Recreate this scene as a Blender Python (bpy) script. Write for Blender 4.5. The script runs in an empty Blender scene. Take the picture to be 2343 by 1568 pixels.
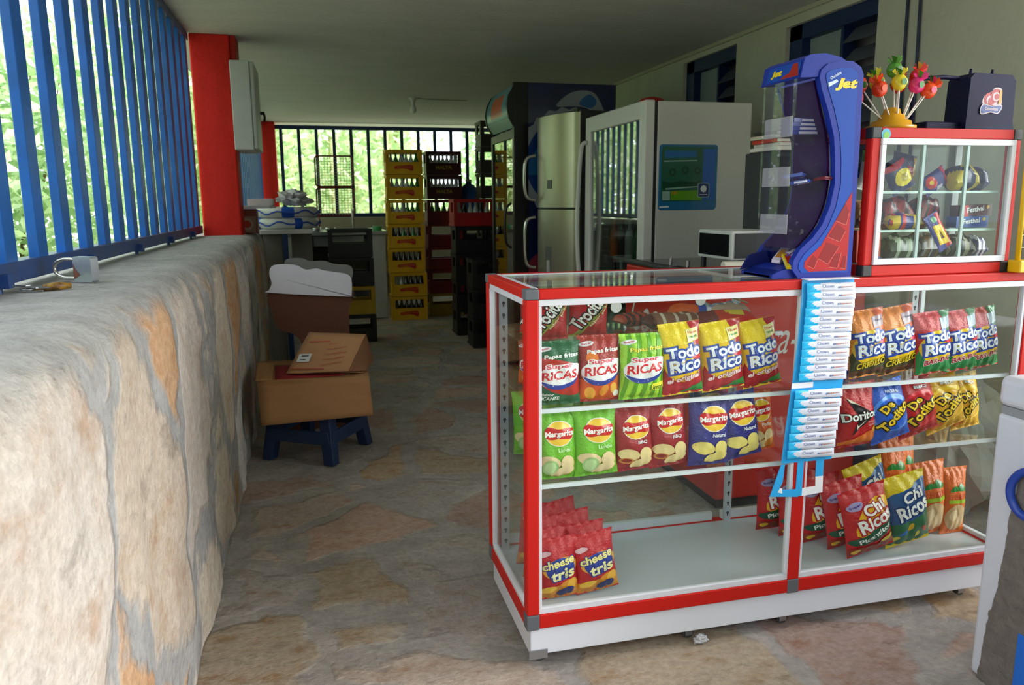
import bpy, bmesh, math, random
from mathutils import Vector, Matrix, noise
random.seed(7)
SC = bpy.context.scene
COL = SC.collection

# ------------------------------------------------------------------ camera, sky, exposure
FPX = 1760.0
pitch, yaw, roll = 0.1806, 0.2459, -0.008
cp, sp, cy, sy, cr, sr = (math.cos(pitch), math.sin(pitch), math.cos(yaw), math.sin(yaw), math.cos(roll), math.sin(roll))
FW = Vector((sy*cp, cy*cp, -sp)); RT = Vector((cy, -sy, 0)); UP = RT.cross(FW)
RR = RT*cr + UP*sr; UU = UP*cr - RT*sr
cam_data = bpy.data.cameras.new('camera')
cam = bpy.data.objects.new('camera', cam_data); COL.objects.link(cam)
Mx = Matrix((RR, UU, -FW)).transposed().to_4x4(); Mx.translation = Vector((0, 0, 1.33))
cam.matrix_world = Mx
cam_data.sensor_width = 23.6; cam_data.lens = 23.6*FPX/2343.0
cam_data.clip_start = 0.05; cam_data.clip_end = 200
cam_data.dof.use_dof = True; cam_data.dof.focus_distance = 2.3; cam_data.dof.aperture_fstop = 4.5
SC.camera = cam
SC.view_settings.view_transform = 'Standard'; SC.view_settings.look = 'None'
SC.view_settings.gamma = 1.0; SC.view_settings.use_curve_mapping = False
SC.view_settings.exposure = 0.92
SC.cycles.max_bounces = 8; SC.cycles.diffuse_bounces = 5; SC.cycles.glossy_bounces = 4; SC.cycles.transparent_max_bounces = 16

world = bpy.data.worlds.new('sky'); SC.world = world; world.use_nodes = True
wn = world.node_tree.nodes; wl = world.node_tree.links
bg = wn['Background']; bg.inputs['Strength'].default_value = 2.0
tc = wn.new('ShaderNodeTexCoord'); sep = wn.new('ShaderNodeSeparateXYZ'); rmp = wn.new('ShaderNodeValToRGB')
wl.new(tc.outputs['Generated'], sep.inputs[0]); wl.new(sep.outputs['Z'], rmp.inputs[0])
rmp.color_ramp.elements[0].position = 0.0; rmp.color_ramp.elements[0].color = (0.80, 0.90, 1.0, 1)
rmp.color_ramp.elements[1].position = 0.6; rmp.color_ramp.elements[1].color = (0.88, 0.94, 1.0, 1)
wl.new(rmp.outputs[0], bg.inputs['Color'])
# hazy sun behind the clouds, from behind and left of the viewer
sd = bpy.data.lights.new('sun', 'SUN'); sd.energy = 2.6; sd.angle = math.radians(50); sd.color = (1.0, 0.97, 0.93)
sun = bpy.data.objects.new('sun', sd); COL.objects.link(sun)
sun.rotation_euler = Vector((1.6, -0.75, 0.74)).to_track_quat('Z', 'Y').to_euler()

# ------------------------------------------------------------------ helpers
def lin(c):
    if isinstance(c, str):
        c = tuple(int(c[i:i+2], 16)/255 for i in (0, 2, 4))
    return tuple((v/12.92 if v <= 0.04045 else ((v+0.055)/1.055)**2.4) for v in c) + (1.0,)
MATS = {}
def mat(hexc, rough=0.5, metal=0.0, spec=0.5, bump=0.0, bscale=60.0, var=0.0, vscale=8.0, col2=None, coat=0.0, trans=0.0, stretch=None):
    key = (hexc, rough, metal, spec, bump, bscale, var, vscale, col2, coat, trans, stretch)
    if key in MATS: return MATS[key]
    m = bpy.data.materials.new('surface_%s_%d' % (hexc, len(MATS))); m.use_nodes = True
    nt = m.node_tree; b = nt.nodes['Principled BSDF']
    b.inputs['Base Color'].default_value = lin(hexc); b.inputs['Roughness'].default_value = rough
    b.inputs['Metallic'].default_value = metal; b.inputs['Specular IOR Level'].default_value = spec
    b.inputs['Coat Weight'].default_value = coat
    if trans: b.inputs['Transmission Weight'].default_value = trans
    if var or bump:
        t = nt.nodes.new('ShaderNodeTexCoord'); src = t.outputs['Object']
        if stretch:
            mp = nt.nodes.new('ShaderNodeMapping'); mp.inputs['Scale'].default_value = stretch
            nt.links.new(src, mp.inputs[0]); src = mp.outputs[0]
    if var:
        n = nt.nodes.new('ShaderNodeTexNoise'); n.inputs['Scale'].default_value = vscale; n.inputs['Detail'].default_value = 6
        n.inputs['Roughness'].default_value = 0.65
        nt.links.new(src, n.inputs['Vector'])
        r = nt.nodes.new('ShaderNodeValToRGB'); r.color_ramp.elements[0].position = 0.5-0.5*0.4; r.color_ramp.elements[1].position = 0.7
        c1 = lin(hexc); c2 = lin(col2) if col2 else tuple(v*(1-var) for v in c1[:3])+(1,)
        r.color_ramp.elements[0].color = c2; r.color_ramp.elements[1].color = c1
        nt.links.new(n.outputs['Fac'], r.inputs[0]); nt.links.new(r.outputs[0], b.inputs['Base Color'])
    if bump:
        n2 = nt.nodes.new('ShaderNodeTexNoise'); n2.inputs['Scale'].default_value = bscale; n2.inputs['Detail'].default_value = 5
        nt.links.new(src, n2.inputs['Vector'])
        bp = nt.nodes.new('ShaderNodeBump'); bp.inputs['Strength'].default_value = bump; bp.inputs['Distance'].default_value = 0.01
        nt.links.new(n2.outputs['Fac'], bp.inputs['Height']); nt.links.new(bp.outputs[0], b.inputs['Normal'])
    MATS[key] = m
    return m
def glass(name='glass_pane', tint=(0.97, 1.0, 0.985), ior=1.5, rough=0.0, boost=0.0, body=0.0, bodycol=(0.6,0.6,0.6)):
    key = ('glass', name)
    if key in MATS: return MATS[key]
    m = bpy.data.materials.new(name); m.use_nodes = True; nt = m.node_tree
    for n in list(nt.nodes): nt.nodes.remove(n)
    out = nt.nodes.new('ShaderNodeOutputMaterial'); tr = nt.nodes.new('ShaderNodeBsdfTransparent'); tr.inputs[0].default_value = tint+(1,)
    gl = nt.nodes.new('ShaderNodeBsdfGlossy'); gl.inputs['Roughness'].default_value = rough; gl.inputs[0].default_value = (1,1,1,1)
    lw = nt.nodes.new('ShaderNodeLayerWeight'); lw.inputs[0].default_value = 0.5
    pw = nt.nodes.new('ShaderNodeMath'); pw.operation = 'POWER'; pw.inputs[1].default_value = 5.0
    nt.links.new(lw.outputs['Facing'], pw.inputs[0])
    ad = nt.nodes.new('ShaderNodeMath'); ad.operation = 'MULTIPLY_ADD'; ad.use_clamp = True
    ad.inputs[1].default_value = 0.90-boost; ad.inputs[2].default_value = 0.012+boost
    nt.links.new(pw.outputs[0], ad.inputs[0])
    base = tr.outputs[0]
    if body:
        df = nt.nodes.new('ShaderNodeBsdfDiffuse'); df.inputs[0].default_value = bodycol+(1,)
        mb = nt.nodes.new('ShaderNodeMixShader'); mb.inputs[0].default_value = body
        nt.links.new(tr.outputs[0], mb.inputs[1]); nt.links.new(df.outputs[0], mb.inputs[2]); base = mb.outputs[0]
    mx = nt.nodes.new('ShaderNodeMixShader'); nt.links.new(ad.outputs[0], mx.inputs[0])
    nt.links.new(base, mx.inputs[1]); nt.links.new(gl.outputs[0], mx.inputs[2]); nt.links.new(mx.outputs[0], out.inputs[0])
    MATS[key] = m
    return m

def tag(o, label=None, cat=None, group=None, kind=None):
    if label: o['label'] = label
    if cat: o['category'] = cat
    if group: o['group'] = group
    if kind: o['kind'] = kind
    return o
def thing(name, label, cat, loc=(0, 0, 0), rz=0.0, group=None):
    o = bpy.data.objects.new(name, None); COL.objects.link(o); o.empty_display_size = 0.05
    o.location = loc; o.rotation_euler = (0, 0, rz)
    return tag(o, label, cat, group)
def copy_tree(o, parent=None):
    c = o.copy(); COL.objects.link(c)
    if parent is not None: c.parent = parent
    for ch in list(o.children): copy_tree(ch, c)
    return c

_txt = {}
def text_geo(s, bold=0.0, res=3):
    k = (s, bold)
    if k in _txt: return _txt[k]
    cu = bpy.data.curves.new('t', 'FONT'); cu.body = s; cu.offset = bold; cu.resolution_u = res; cu.size = 1.0
    to = bpy.data.objects.new('t', cu); COL.objects.link(to)
    dg = bpy.context.evaluated_depsgraph_get()
    me = bpy.data.meshes.new_from_object(to.evaluated_get(dg))
    vs = [(v.co.x, v.co.y) for v in me.vertices]; fs = [tuple(p.vertices) for p in me.polygons]
    bpy.data.objects.remove(to); bpy.data.curves.remove(cu); bpy.data.meshes.remove(me)
    _txt[k] = (vs, fs)
    return _txt[k]
def text_fit(s, w, h, bold=0.02, outline=None):
    """vertices of the text scaled so that the plain text fills w x h, centred on 0"""
    v0, f0 = text_geo(s, bold)
    x0 = min(v[0] for v in v0); x1 = max(v[0] for v in v0); y0 = min(v[1] for v in v0); y1 = max(v[1] for v in v0)
    if outline is not None: v0, f0 = text_geo(s, bold+outline)
    fx = w/(x1-x0); fy = h/(y1-y0); cx = (x0+x1)/2; cyy = (y0+y1)/2
    return [((v[0]-cx)*fx, (v[1]-cyy)*fy) for v in v0], f0

class MB:
    def __init__(s): s.v = []; s.f = []; s.m = []; s.s = []
    def add(s, vs, fs, m=0, smooth=False):
        o = len(s.v); s.v += [tuple(v) for v in vs]
        for f in fs: s.f.append(tuple(i+o for i in f)); s.m.append(m); s.s.append(smooth)
        return s
    def box(s, x0, x1, y0, y1, z0, z1, m=0):
        vs = [(x0,y0,z0),(x1,y0,z0),(x1,y1,z0),(x0,y1,z0),(x0,y0,z1),(x1,y0,z1),(x1,y1,z1),(x0,y1,z1)]
        return s.add(vs, [(0,3,2,1),(4,5,6,7),(0,1,5,4),(1,2,6,5),(2,3,7,6),(3,0,4,7)], m)
    def cyl(s, p0, p1, r0, r1=None, n=12, m=0, smooth=True, caps=True):
        r1 = r0 if r1 is None else r1
        p0 = Vector(p0); p1 = Vector(p1); d = (p1-p0).normalized()
        a = d.orthogonal().normalized(); b = d.cross(a)
        ring = lambda p, r: [p+(a*math.cos(t)+b*math.sin(t))*r for t in [2*math.pi*i/n for i in range(n)]]
        s.add(ring(p0, r0)+ring(p1, r1), [(i, (i+1) % n, n+(i+1) % n, n+i) for i in range(n)], m, smooth)
        if caps:
            s.add(ring(p0, r0), [tuple(range(n-1, -1, -1))], m); s.add(ring(p1, r1), [tuple(range(n))], m)
        return s
    def tube(s, pts, r, n=8, m=0, closed=False, sc=(1, 1)):
        pts = [Vector(p) for p in pts]; N = len(pts); vs = []; up = None
        for i, p in enumerate(pts):
            q0 = pts[i-1] if (i or closed) else p; q1 = pts[(i+1) % N] if (i < N-1 or closed) else p
            d = (q1-q0).normalized()
            if up is None: a = d.orthogonal().normalized()
            else: a = (up-d*up.dot(d)).normalized()
            up = a; b = d.cross(a)
            rr = r[i] if isinstance(r, (list, tuple)) else r
            vs += [p+(a*math.cos(t)*sc[0]+b*math.sin(t)*sc[1])*rr for t in [2*math.pi*k/n for k in range(n)]]
        fs = []
        for i in range(N if closed else N-1):
            j = (i+1) % N
            fs += [(i*n+k, i*n+(k+1) % n, j*n+(k+1) % n, j*n+k) for k in range(n)]
        if not closed: fs += [tuple(range(n-1, -1, -1)), tuple((N-1)*n+k for k in range(n))]
        return s.add(vs, fs, m, True)
    def lathe(s, prof, c=(0, 0, 0), n=16, m=0, smooth=True):
        vs = []; N = len(prof)
        for r, z in prof: vs += [(c[0]+r*math.cos(2*math.pi*k/n), c[1]+r*math.sin(2*math.pi*k/n), c[2]+z) for k in range(n)]
        fs = [(i*n+k, i*n+(k+1) % n, (i+1)*n+(k+1) % n, (i+1)*n+k) for i in range(N-1) for k in range(n)]
        s.add(vs, fs, m, smooth)
        if prof[0][0] > 1e-4: s.add(vs[:n], [tuple(range(n-1, -1, -1))], m)
        if prof[-1][0] > 1e-4: s.add(vs[-n:], [tuple(range(n))], m)
        return s
    def prism(s, poly, a0, a1, axis='y', m=0, smooth=False):
        """extrude a 2-D outline; axis y: outline in (x,z); x: outline in (y,z); z: outline in (x,y)"""
        P = {'y': lambda p, a: (p[0], a, p[1]), 'x': lambda p, a: (a, p[0], p[1]), 'z': lambda p, a: (p[0], p[1], a)}[axis]
        n = len(poly)
        s.add([P(p, a0) for p in poly]+[P(p, a1) for p in poly], [(i, (i+1) % n, n+(i+1) % n, n+i) for i in range(n)], m, smooth)
        s.add([P(p, a0) for p in poly], [tuple(range(n))], m); s.add([P(p, a1) for p in poly], [tuple(range(n-1, -1, -1))], m)
        return s
    def text(s, t, c, ux, uy, w, h, m=0, bold=0.02, outline=None, rot=0, shear=0, lift=0.0):
        vs, fs = text_fit(t, w, h, bold, outline)
        c = Vector(c); ux = Vector(ux); uy = Vector(uy); nn = ux.cross(uy)
        cc, ss = math.cos(rot), math.sin(rot)
        out = []
        for x, y in vs:
            x += shear*y; X = x*cc-y*ss; Y = x*ss+y*cc
            out.append(c+ux*X+uy*Y+nn*lift)
        return s.add(out, fs, m)
    def flat(s, poly, c, ux, uy, m=0, lift=0.0):
        c = Vector(c); ux = Vector(ux); uy = Vector(uy); nn = ux.cross(uy)
        return s.add([c+ux*x+uy*y+nn*lift for x, y in poly], [tuple(range(len(poly)))], m)
    def build(s, name, mats, parent=None, bevel=0.0, seg=2, local=False, sub=0):
        me = bpy.data.meshes.new(name)
        vs = s.v
        if parent is not None and not local:
            L = parent.location; vs = [(v[0]-L.x, v[1]-L.y, v[2]-L.z) for v in vs]
        me.from_pydata([tuple(v) for v in vs], [], s.f)
        if not isinstance(mats, (list, tuple)): mats = [mats]
        for m_ in mats: me.materials.append(m_)
        me.polygons.foreach_set('material_index', s.m); me.polygons.foreach_set('use_smooth', s.s)
        me.validate(); me.update()
        o = bpy.data.objects.new(name, me); COL.objects.link(o)
        if parent is not None: o.parent = parent
        if bevel:
            md = o.modifiers.new('bevel', 'BEVEL'); md.width = bevel; md.segments = seg; md.limit_method = 'ANGLE'; md.angle_limit = math.radians(50)
        if sub:
            md = o.modifiers.new('sub', 'SUBSURF'); md.levels = sub; md.render_levels = sub
        return o
def circ(cx, cy_, r, n=24, ry=None, rot=0, a0=0, a1=2*math.pi):
    ry = r if ry is None else ry
    out = []
    full = abs(a1-a0-2*math.pi) < 1e-6
    for i in range(n):
        t = a0+(a1-a0)*i/(n if full else n-1)
        x = r*math.cos(t); y = ry*math.sin(t)
        out.append((cx+x*math.cos(rot)-y*math.sin(rot), cy_+x*math.sin(rot)+y*math.cos(rot)))
    return out
def rrect(x0, y0, x1, y1, r, n=5):
    out = []
    for (cx, cy_, a) in ((x1-r, y0+r, -90), (x1-r, y1-r, 0), (x0+r, y1-r, 90), (x0+r, y0+r, 180)):
        for i in range(n+1):
            t = math.radians(a+90*i/n); out.append((cx+r*math.cos(t), cy_+r*math.sin(t)))
    return out
def smooth_poly(pts, k=4, closed=True):
    out = []; N = len(pts)
    rng = range(N) if closed else range(N-1)
    for i in rng:
        if closed: p0, p1, p2, p3 = pts[i-1], pts[i], pts[(i+1) % N], pts[(i+2) % N]
        else: p0, p1, p2, p3 = pts[max(i-1, 0)], pts[i], pts[i+1], pts[min(i+2, N-1)]
        for j in range(k):
            t = j/k
            out.append(tuple(0.5*((2*p1[d])+(-p0[d]+p2[d])*t+(2*p0[d]-5*p1[d]+4*p2[d]-p3[d])*t*t+(-p0[d]+3*p1[d]-3*p2[d]+p3[d])*t**3) for d in range(len(p1))))
    if not closed: out.append(tuple(pts[-1]))
    return out
ORD = ['first', 'second', 'third', 'fourth', 'fifth', 'sixth', 'seventh', 'eighth', 'ninth', 'tenth', 'eleventh', 'twelfth', 'thirteenth', 'fourteenth', 'fifteenth']

RED = mat('c2180f', 0.5, spec=0.3, bump=0.03, bscale=25)
WHITE_AL = mat('d8dae2', 0.35, var=0.06, vscale=30)
BLACKP = mat('1d1f24', 0.45)
GLASS = glass()
# ------------------------------------------------------------------ the room
def stone_material(name, scale, zsq, cols, mortar, mw=0.05, cap_z=None, streak=(6, 6, 1.5), bumpd=0.02, dirt=0.35, flat=False):
    m = bpy.data.materials.new(name); m.use_nodes = True; nt = m.node_tree; N = nt.nodes; L = nt.links
    b = N['Principled BSDF']; b.inputs['Roughness'].default_value = 0.85; b.inputs['Specular IOR Level'].default_value = 0.25
    tc = N.new('ShaderNodeTexCoord')
    def noise_(vec, sc, det=5, rough=0.6):
        n = N.new('ShaderNodeTexNoise'); n.inputs['Scale'].default_value = sc; n.inputs['Detail'].default_value = det; n.inputs['Roughness'].default_value = rough
        L.new(vec, n.inputs['Vector']); return n
    def mapping(vec, s):
        mp = N.new('ShaderNodeMapping'); mp.inputs['Scale'].default_value = s; L.new(vec, mp.inputs[0]); return mp.outputs[0]
    def mix(f, a, c, typ='MIX'):
        x = N.new('ShaderNodeMix'); x.data_type = 'RGBA'; x.blend_type = typ
        if isinstance(f, float): x.inputs[0].default_value = f
        else: L.new(f, x.inputs[0])
        for k, v in ((6, a), (7, c)):
            if isinstance(v, tuple): x.inputs[k].default_value = v
            else: L.new(v, x.inputs[k])
        return x.outputs[2]
    def mathn(op, a, c, clamp=False):
        x = N.new('ShaderNodeMath'); x.operation = op; x.use_clamp = clamp
        for k, v in ((0, a), (1, c)):
            if isinstance(v, (int, float)): x.inputs[k].default_value = v
            else: L.new(v, x.inputs[k])
        return x.outputs[0]
    def ramp(f, stops):
        r = N.new('ShaderNodeValToRGB'); L.new(f, r.inputs[0])
        while len(r.color_ramp.elements) < len(stops): r.color_ramp.elements.new(0.5)
        for e, (p, c) in zip(r.color_ramp.elements, stops): e.position = p; e.color = c if isinstance(c, tuple) else lin(c)
        return r.outputs[0]
    base = mapping(tc.outputs['Object'], (0.35 if not flat else 1.0, 1.0, zsq))
    dn = noise_(tc.outputs['Object'], 2.2, 3); dn2 = noise_(tc.outputs['Object'], 9, 3)
    sc_ = N.new('ShaderNodeVectorMath'); sc_.operation = 'SCALE'; L.new(dn.outputs['Color'], sc_.inputs[0]); sc_.inputs['Scale'].default_value = 0.30
    sc2 = N.new('ShaderNodeVectorMath'); sc2.operation = 'SCALE'; L.new(dn2.outputs['Color'], sc2.inputs[0]); sc2.inputs['Scale'].default_value = 0.07
    ad = N.new('ShaderNodeVectorMath'); ad.operation = 'ADD'; L.new(base, ad.inputs[0]); L.new(sc_.outputs[0], ad.inputs[1])
    ad2 = N.new('ShaderNodeVectorMath'); ad2.operation = 'ADD'; L.new(ad.outputs[0], ad2.inputs[0]); L.new(sc2.outputs[0], ad2.inputs[1])
    v1 = N.new('ShaderNodeTexVoronoi'); v1.inputs['Scale'].default_value = scale; L.new(ad2.outputs[0], v1.inputs['Vector'])
    v2 = N.new('ShaderNodeTexVoronoi'); v2.feature = 'DISTANCE_TO_EDGE'; v2.inputs['Scale'].default_value = scale; L.new(ad2.outputs[0], v2.inputs['Vector'])
    sep = N.new('ShaderNodeSeparateColor'); L.new(v1.outputs['Color'], sep.inputs[0])
    cell = ramp(sep.outputs[0], [(i/(len(cols)), c) for i, c in enumerate(cols)])
    for e in cell.node.color_ramp.elements: pass
    cell.node.color_ramp.interpolation = 'CONSTANT'
    st = noise_(mapping(tc.outputs['Object'], streak), 3.0, 8, 0.7)
    stc = ramp(st.outputs['Fac'], [(0.33, 'b98a5c'), (0.45, 'd9cfc6'), (0.55, 'e8e4e0'), (0.68, '9a938d')])
    stone = mix(0.5, cell, stc, 'MULTIPLY')
    stone = mix(0.18, stone, stc)
    fine = noise_(tc.outputs['Object'], 45, 6, 0.7)
    fr = ramp(fine.outputs['Fac'], [(0.3, '8c8580'), (0.6, 'ffffff')])
    stone = mix(0.35, stone, fr, 'MULTIPLY')
    mo = ramp(noise_(tc.outputs['Object'], 7, 6, 0.65).outputs['Fac'], [(0.3, mortar[0]), (0.7, mortar[1])])
    mo = mix(0.3, mo, fr, 'MULTIPLY')
    en = noise_(tc.outputs['Object'], 5, 5)
    edge = mathn('ADD', v2.outputs['Distance'], mathn('MULTIPLY', mathn('SUBTRACT', en.outputs['Fac'], 0.5), 0.16))
    mk = mathn('MULTIPLY', mathn('SUBTRACT', edge, mw-0.02), 1/0.05, True)
    if cap_z is not None:
        sx = N.new('ShaderNodeSeparateXYZ'); L.new(tc.outputs['Object'], sx.inputs[0])
        zz = mathn('ADD', sx.outputs['Z'], mathn('MULTIPLY', en.outputs['Fac'], 0.16))
        cm = mathn('MULTIPLY', mathn('SUBTRACT', cap_z, zz), 18, True)
        mk = mathn('MULTIPLY', mk, cm)
    colr = mix(mk, mo, stone)
    d2 = noise_(tc.outputs['Object'], 1.3, 4)
    dr = ramp(d2.outputs['Fac'], [(0.35, (1-dirt, 1-dirt, 1-dirt, 1)), (0.6, (1, 1, 1, 1))])
    colr = mix(1.0, colr, dr, 'MULTIPLY')
    L.new(colr, b.inputs['Base Color'])
    hgt = mathn('ADD', mathn('MULTIPLY', mk, 0.45), mathn('ADD', mathn('MULTIPLY', st.outputs['Fac'], 0.9), mathn('MULTIPLY', fine.outputs['Fac'], 0.25)))
    bp = N.new('ShaderNodeBump'); bp.inputs['Strength'].default_value = 0.7; bp.inputs['Distance'].default_value = bumpd
    L.new(hgt, bp.inputs['Height']); L.new(bp.outputs[0], b.inputs['Normal'])
    return m

STONE_FLOOR = stone_material('stone_floor', 2.3, 1.0, ['c4b0a2', 'b4a89e', 'bfa27c', 'a89f9a', 'c8a694', 'b39f84', 'ac8c80'], ('9a9490', 'bbb3ad'), mw=0.09, streak=(2.5, 4, 2), bumpd=0.022, dirt=0.22, flat=True)
STONE_WALL = stone_material('stone_wall', 2.0, 0.62, ['f0eeec', 'd9a874', 'e6dcd2', 'dfb098', 'c8a470', 'ece0cc', 'd8c8b4'], ('9c9b9a', 'bcbbb9'), mw=0.045, cap_z=1.17, streak=(3, 1.6, 2.6), bumpd=0.045, dirt=0.10)
PLASTER = mat('cccdbb', 0.9, var=0.14, vscale=2.2, bump=0.25, bscale=30)
CEIL = mat('d2d4cf', 0.95, var=0.12, vscale=1.6, bump=0.45, bscale=22, stretch=(1, 3, 1))

# floor: gently uneven slabs
mb = MB(); nx, ny = 40, 120
X0, X1, Y0, Y1 = -0.62, 3.0, -3.0, 12.3
vs = []
for j in range(ny+1):
    for i in range(nx+1):
        x = X0+(X1-X0)*i/nx; y = Y0+(Y1-Y0)*j/ny
        vs.append((x, y, -0.004+0.004*noise.noise((x*3, y*3, 0))))
mb.add(vs, [(j*(nx+1)+i, j*(nx+1)+i+1, (j+1)*(nx+1)+i+1, (j+1)*(nx+1)+i) for j in range(ny) for i in range(nx)], 0, True)
tag(mb.build('floor', STONE_FLOOR), kind='structure')
mb = MB(); mb.box(-60, 60, -40, 80, -0.6, -0.3)
tag(mb.build('ground', mat('cfcab8', 0.95, var=0.4, vscale=0.6, col2='b4b890')), 'grassy ground outside the kiosk', None, None, 'structure')

# ceiling slab, slightly wavy troweled plaster
mb = MB(); mb.box(-1.0, 3.15, -0.8, 12.35, 2.48, 2.62)
tag(mb.build('ceiling', CEIL), kind='structure')

# left stone wall, rounded over its top
prof = [(-0.395, 0.0), (-0.40, 0.35), (-0.395, 0.7), (-0.40, 0.95), (-0.405, 1.02), (-0.42, 1.075), (-0.45, 1.103), (-0.50, 1.112), (-0.60, 1.113), (-0.72, 1.112), (-0.86, 1.11), (-0.875, 1.07), (-0.875, 0.0)]
P2 = []
for a, b_ in zip(prof[:-1], prof[1:]):
    n_ = max(1, int(math.hypot(a[0]-b_[0], a[1]-b_[1])/0.035))
    P2 += [(a[0]+(b_[0]-a[0])*k/n_, a[1]+(b_[1]-a[1])*k/n_) for k in range(n_)]
P2.append(prof[-1])
mb = MB(); yy0, yy1, ns = 0.25, 6.5, 200; vs = []
for j in range(ns+1):
    y = yy0+(yy1-yy0)*j/ns
    for i, (x, z) in enumerate(P2):
        inner = x > -0.5
        a = 0.020 if (inner and z < 1.09) else 0.0035
        d = a*(noise.noise((x*1.5, y*3.0, z*2.2))+0.5*noise.noise((3+x*3, y*8, z*5)))
        e = 0.0 if not inner else 0.012*noise.noise((y*1.3, 5.0, 0.0))
        vs.append((x+(d if inner else 0)+e, y, z+(d*0.35 if z > 0.9 else 0)))
K = len(P2)
mb.add(vs, [(j*K+i, (j+1)*K+i, (j+1)*K+i+1, j*K+i+1) for j in range(ns) for i in range(K-1)], 0, True)
mb.add([vs[i] for i in range(K)], [tuple(range(K))], 0); mb.add([vs[ns*K+i] for i in range(K)], [tuple(range(K-1, -1, -1))], 0)
tag(mb.build('wall_left', STONE_WALL), kind='structure')
# the low white parapet that carries on behind the pillar, and the back one
mb = MB(); mb.box(-0.875, -0.62, 6.5, 12.1, -0.005, 1.08)
tag(mb.build('wall_left_far', mat('a9a9a2', 0.9, var=0.2, vscale=3)), kind='structure')
mb = MB(); mb.box(-0.62, 3.0, 11.7, 12.1, -0.005, 1.13)
tag(mb.build('wall_back', mat('b5ab95', 0.9, var=0.25, vscale=3)), kind='structure')

# right wall with two window openings
WX = 2.95
wins = [(3.72, 4.56, 1.45, 2.40), (5.16, 5.98, 1.55, 2.42)]
mb = MB()
mb.box(WX, WX+0.22, 1.9, wins[0][0], -0.005, 2.5)
mb.box(WX, WX+0.22, wins[0][1], wins[1][0], -0.005, 2.5)
mb.box(WX, WX+0.22, wins[1][1], 12.3, -0.005, 2.5)
for (a, b_, z0, z1) in wins: mb.box(WX, WX+0.22, a, b_, -0.005, z0); mb.box(WX, WX+0.22, a, b_, z1, 2.5)
tag(mb.build('wall_right', PLASTER), kind='structure')
mb = MB(); mb.box(WX-0.02, WX, 1.9, 12.0, 2.455, 2.48)
tag(mb.build('trim_1', mat('b9b8a2', 0.8)), kind='structure')
NAVY = mat('0e2a5c', 0.45, var=0.15, vscale=10)
for n_, (a, b_, z0, z1) in enumerate(wins):
    w = tag(bpy.data.objects.new('window_%d' % (n_+1), None), kind='structure'); COL.objects.link(w); w.location = (WX, (a+b_)/2, z0)
    ym = a+(b_-a)*0.42
    f = MB()
    f.box(WX+0.03, WX+0.16, b_-0.13, b_, z0, z1); f.box(WX+0.03, WX+0.16, a, a+0.03, z0, z1)
    f.box(WX+0.03, WX+0.16, a, b_, z1-0.09, z1); f.box(WX+0.03, WX+0.16, a, b_, z0, z0+0.05); f.box(WX+0.05, WX+0.14, ym-0.012, ym+0.012, z0, z1)
    f.build('window_frame', NAVY, w, bevel=0.003)
    p = MB(); p.box(WX+0.09, WX+0.10, ym+0.012, b_-0.13, z0+0.05, z1-0.09); p.build('pane', mat('8fa0a2', 0.35), w)
    if n_ == 1:
        q = MB(); q.box(WX+0.02, WX+0.06, b_-0.36, b_-0.03, z0+0.05, z0+0.52); q.build('shutter', mat('1b3f7a', 0.5), w, bevel=0.004)
    p = MB(); p.box(WX+0.225, WX+0.24, a-0.25, b_+0.2, z0-0.2, z1+0.05); p.build('backing', mat('b4b6ba', 0.8), w)
    nsl = int((z1-z0-0.14)/0.115)
    for k in range(nsl):
        z = z0+0.08+k*0.115; l = MB()
        l.add([(WX+0.05, a+0.03, z), (WX+0.05, ym-0.012, z), (WX+0.13, ym-0.012, z+0.085), (WX+0.13, a+0.03, z+0.085),
               (WX+0.056, a+0.03, z-0.006), (WX+0.056, ym-0.012, z-0.006), (WX+0.136, ym-0.012, z+0.079), (WX+0.136, a+0.03, z+0.079)],
              [(0, 1, 2, 3), (7, 6, 5, 4), (0, 3, 7, 4), (1, 5, 6, 2), (0, 4, 5, 1), (3, 2, 6, 7)])
        l.build('louver_slat', mat('5a5f6c', 0.5), w)

# red pillars
REDP = mat('e01c08', 0.75, bump=0.25, bscale=35, var=0.10, vscale=12)
t = thing('pillar', 'red painted square pillar with the grey meter box, standing on the stone wall', 'pillar', (-0.645, 6.0, 1.10))
mb = MB(); mb.box(-0.775, -0.515, 5.88, 6.14, 1.10, 2.48); mb.build('shaft', REDP, t, bevel=0.012)
mb = MB(); mb.box(-0.515, -0.475, 5.90, 6.14, 2.31, 2.48); mb.build('bracket', mat('a8160a', 0.75, bump=0.2), t, bevel=0.006)
t = thing('pillar', 'far red painted pillar at the corner of the back grille', 'pillar', (-0.6, 11.9, 1.08))
mb = MB(); mb.box(-0.80, -0.50, 11.75, 12.05, 1.08, 2.48); mb.build('shaft', REDP, t, bevel=0.012)

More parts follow.
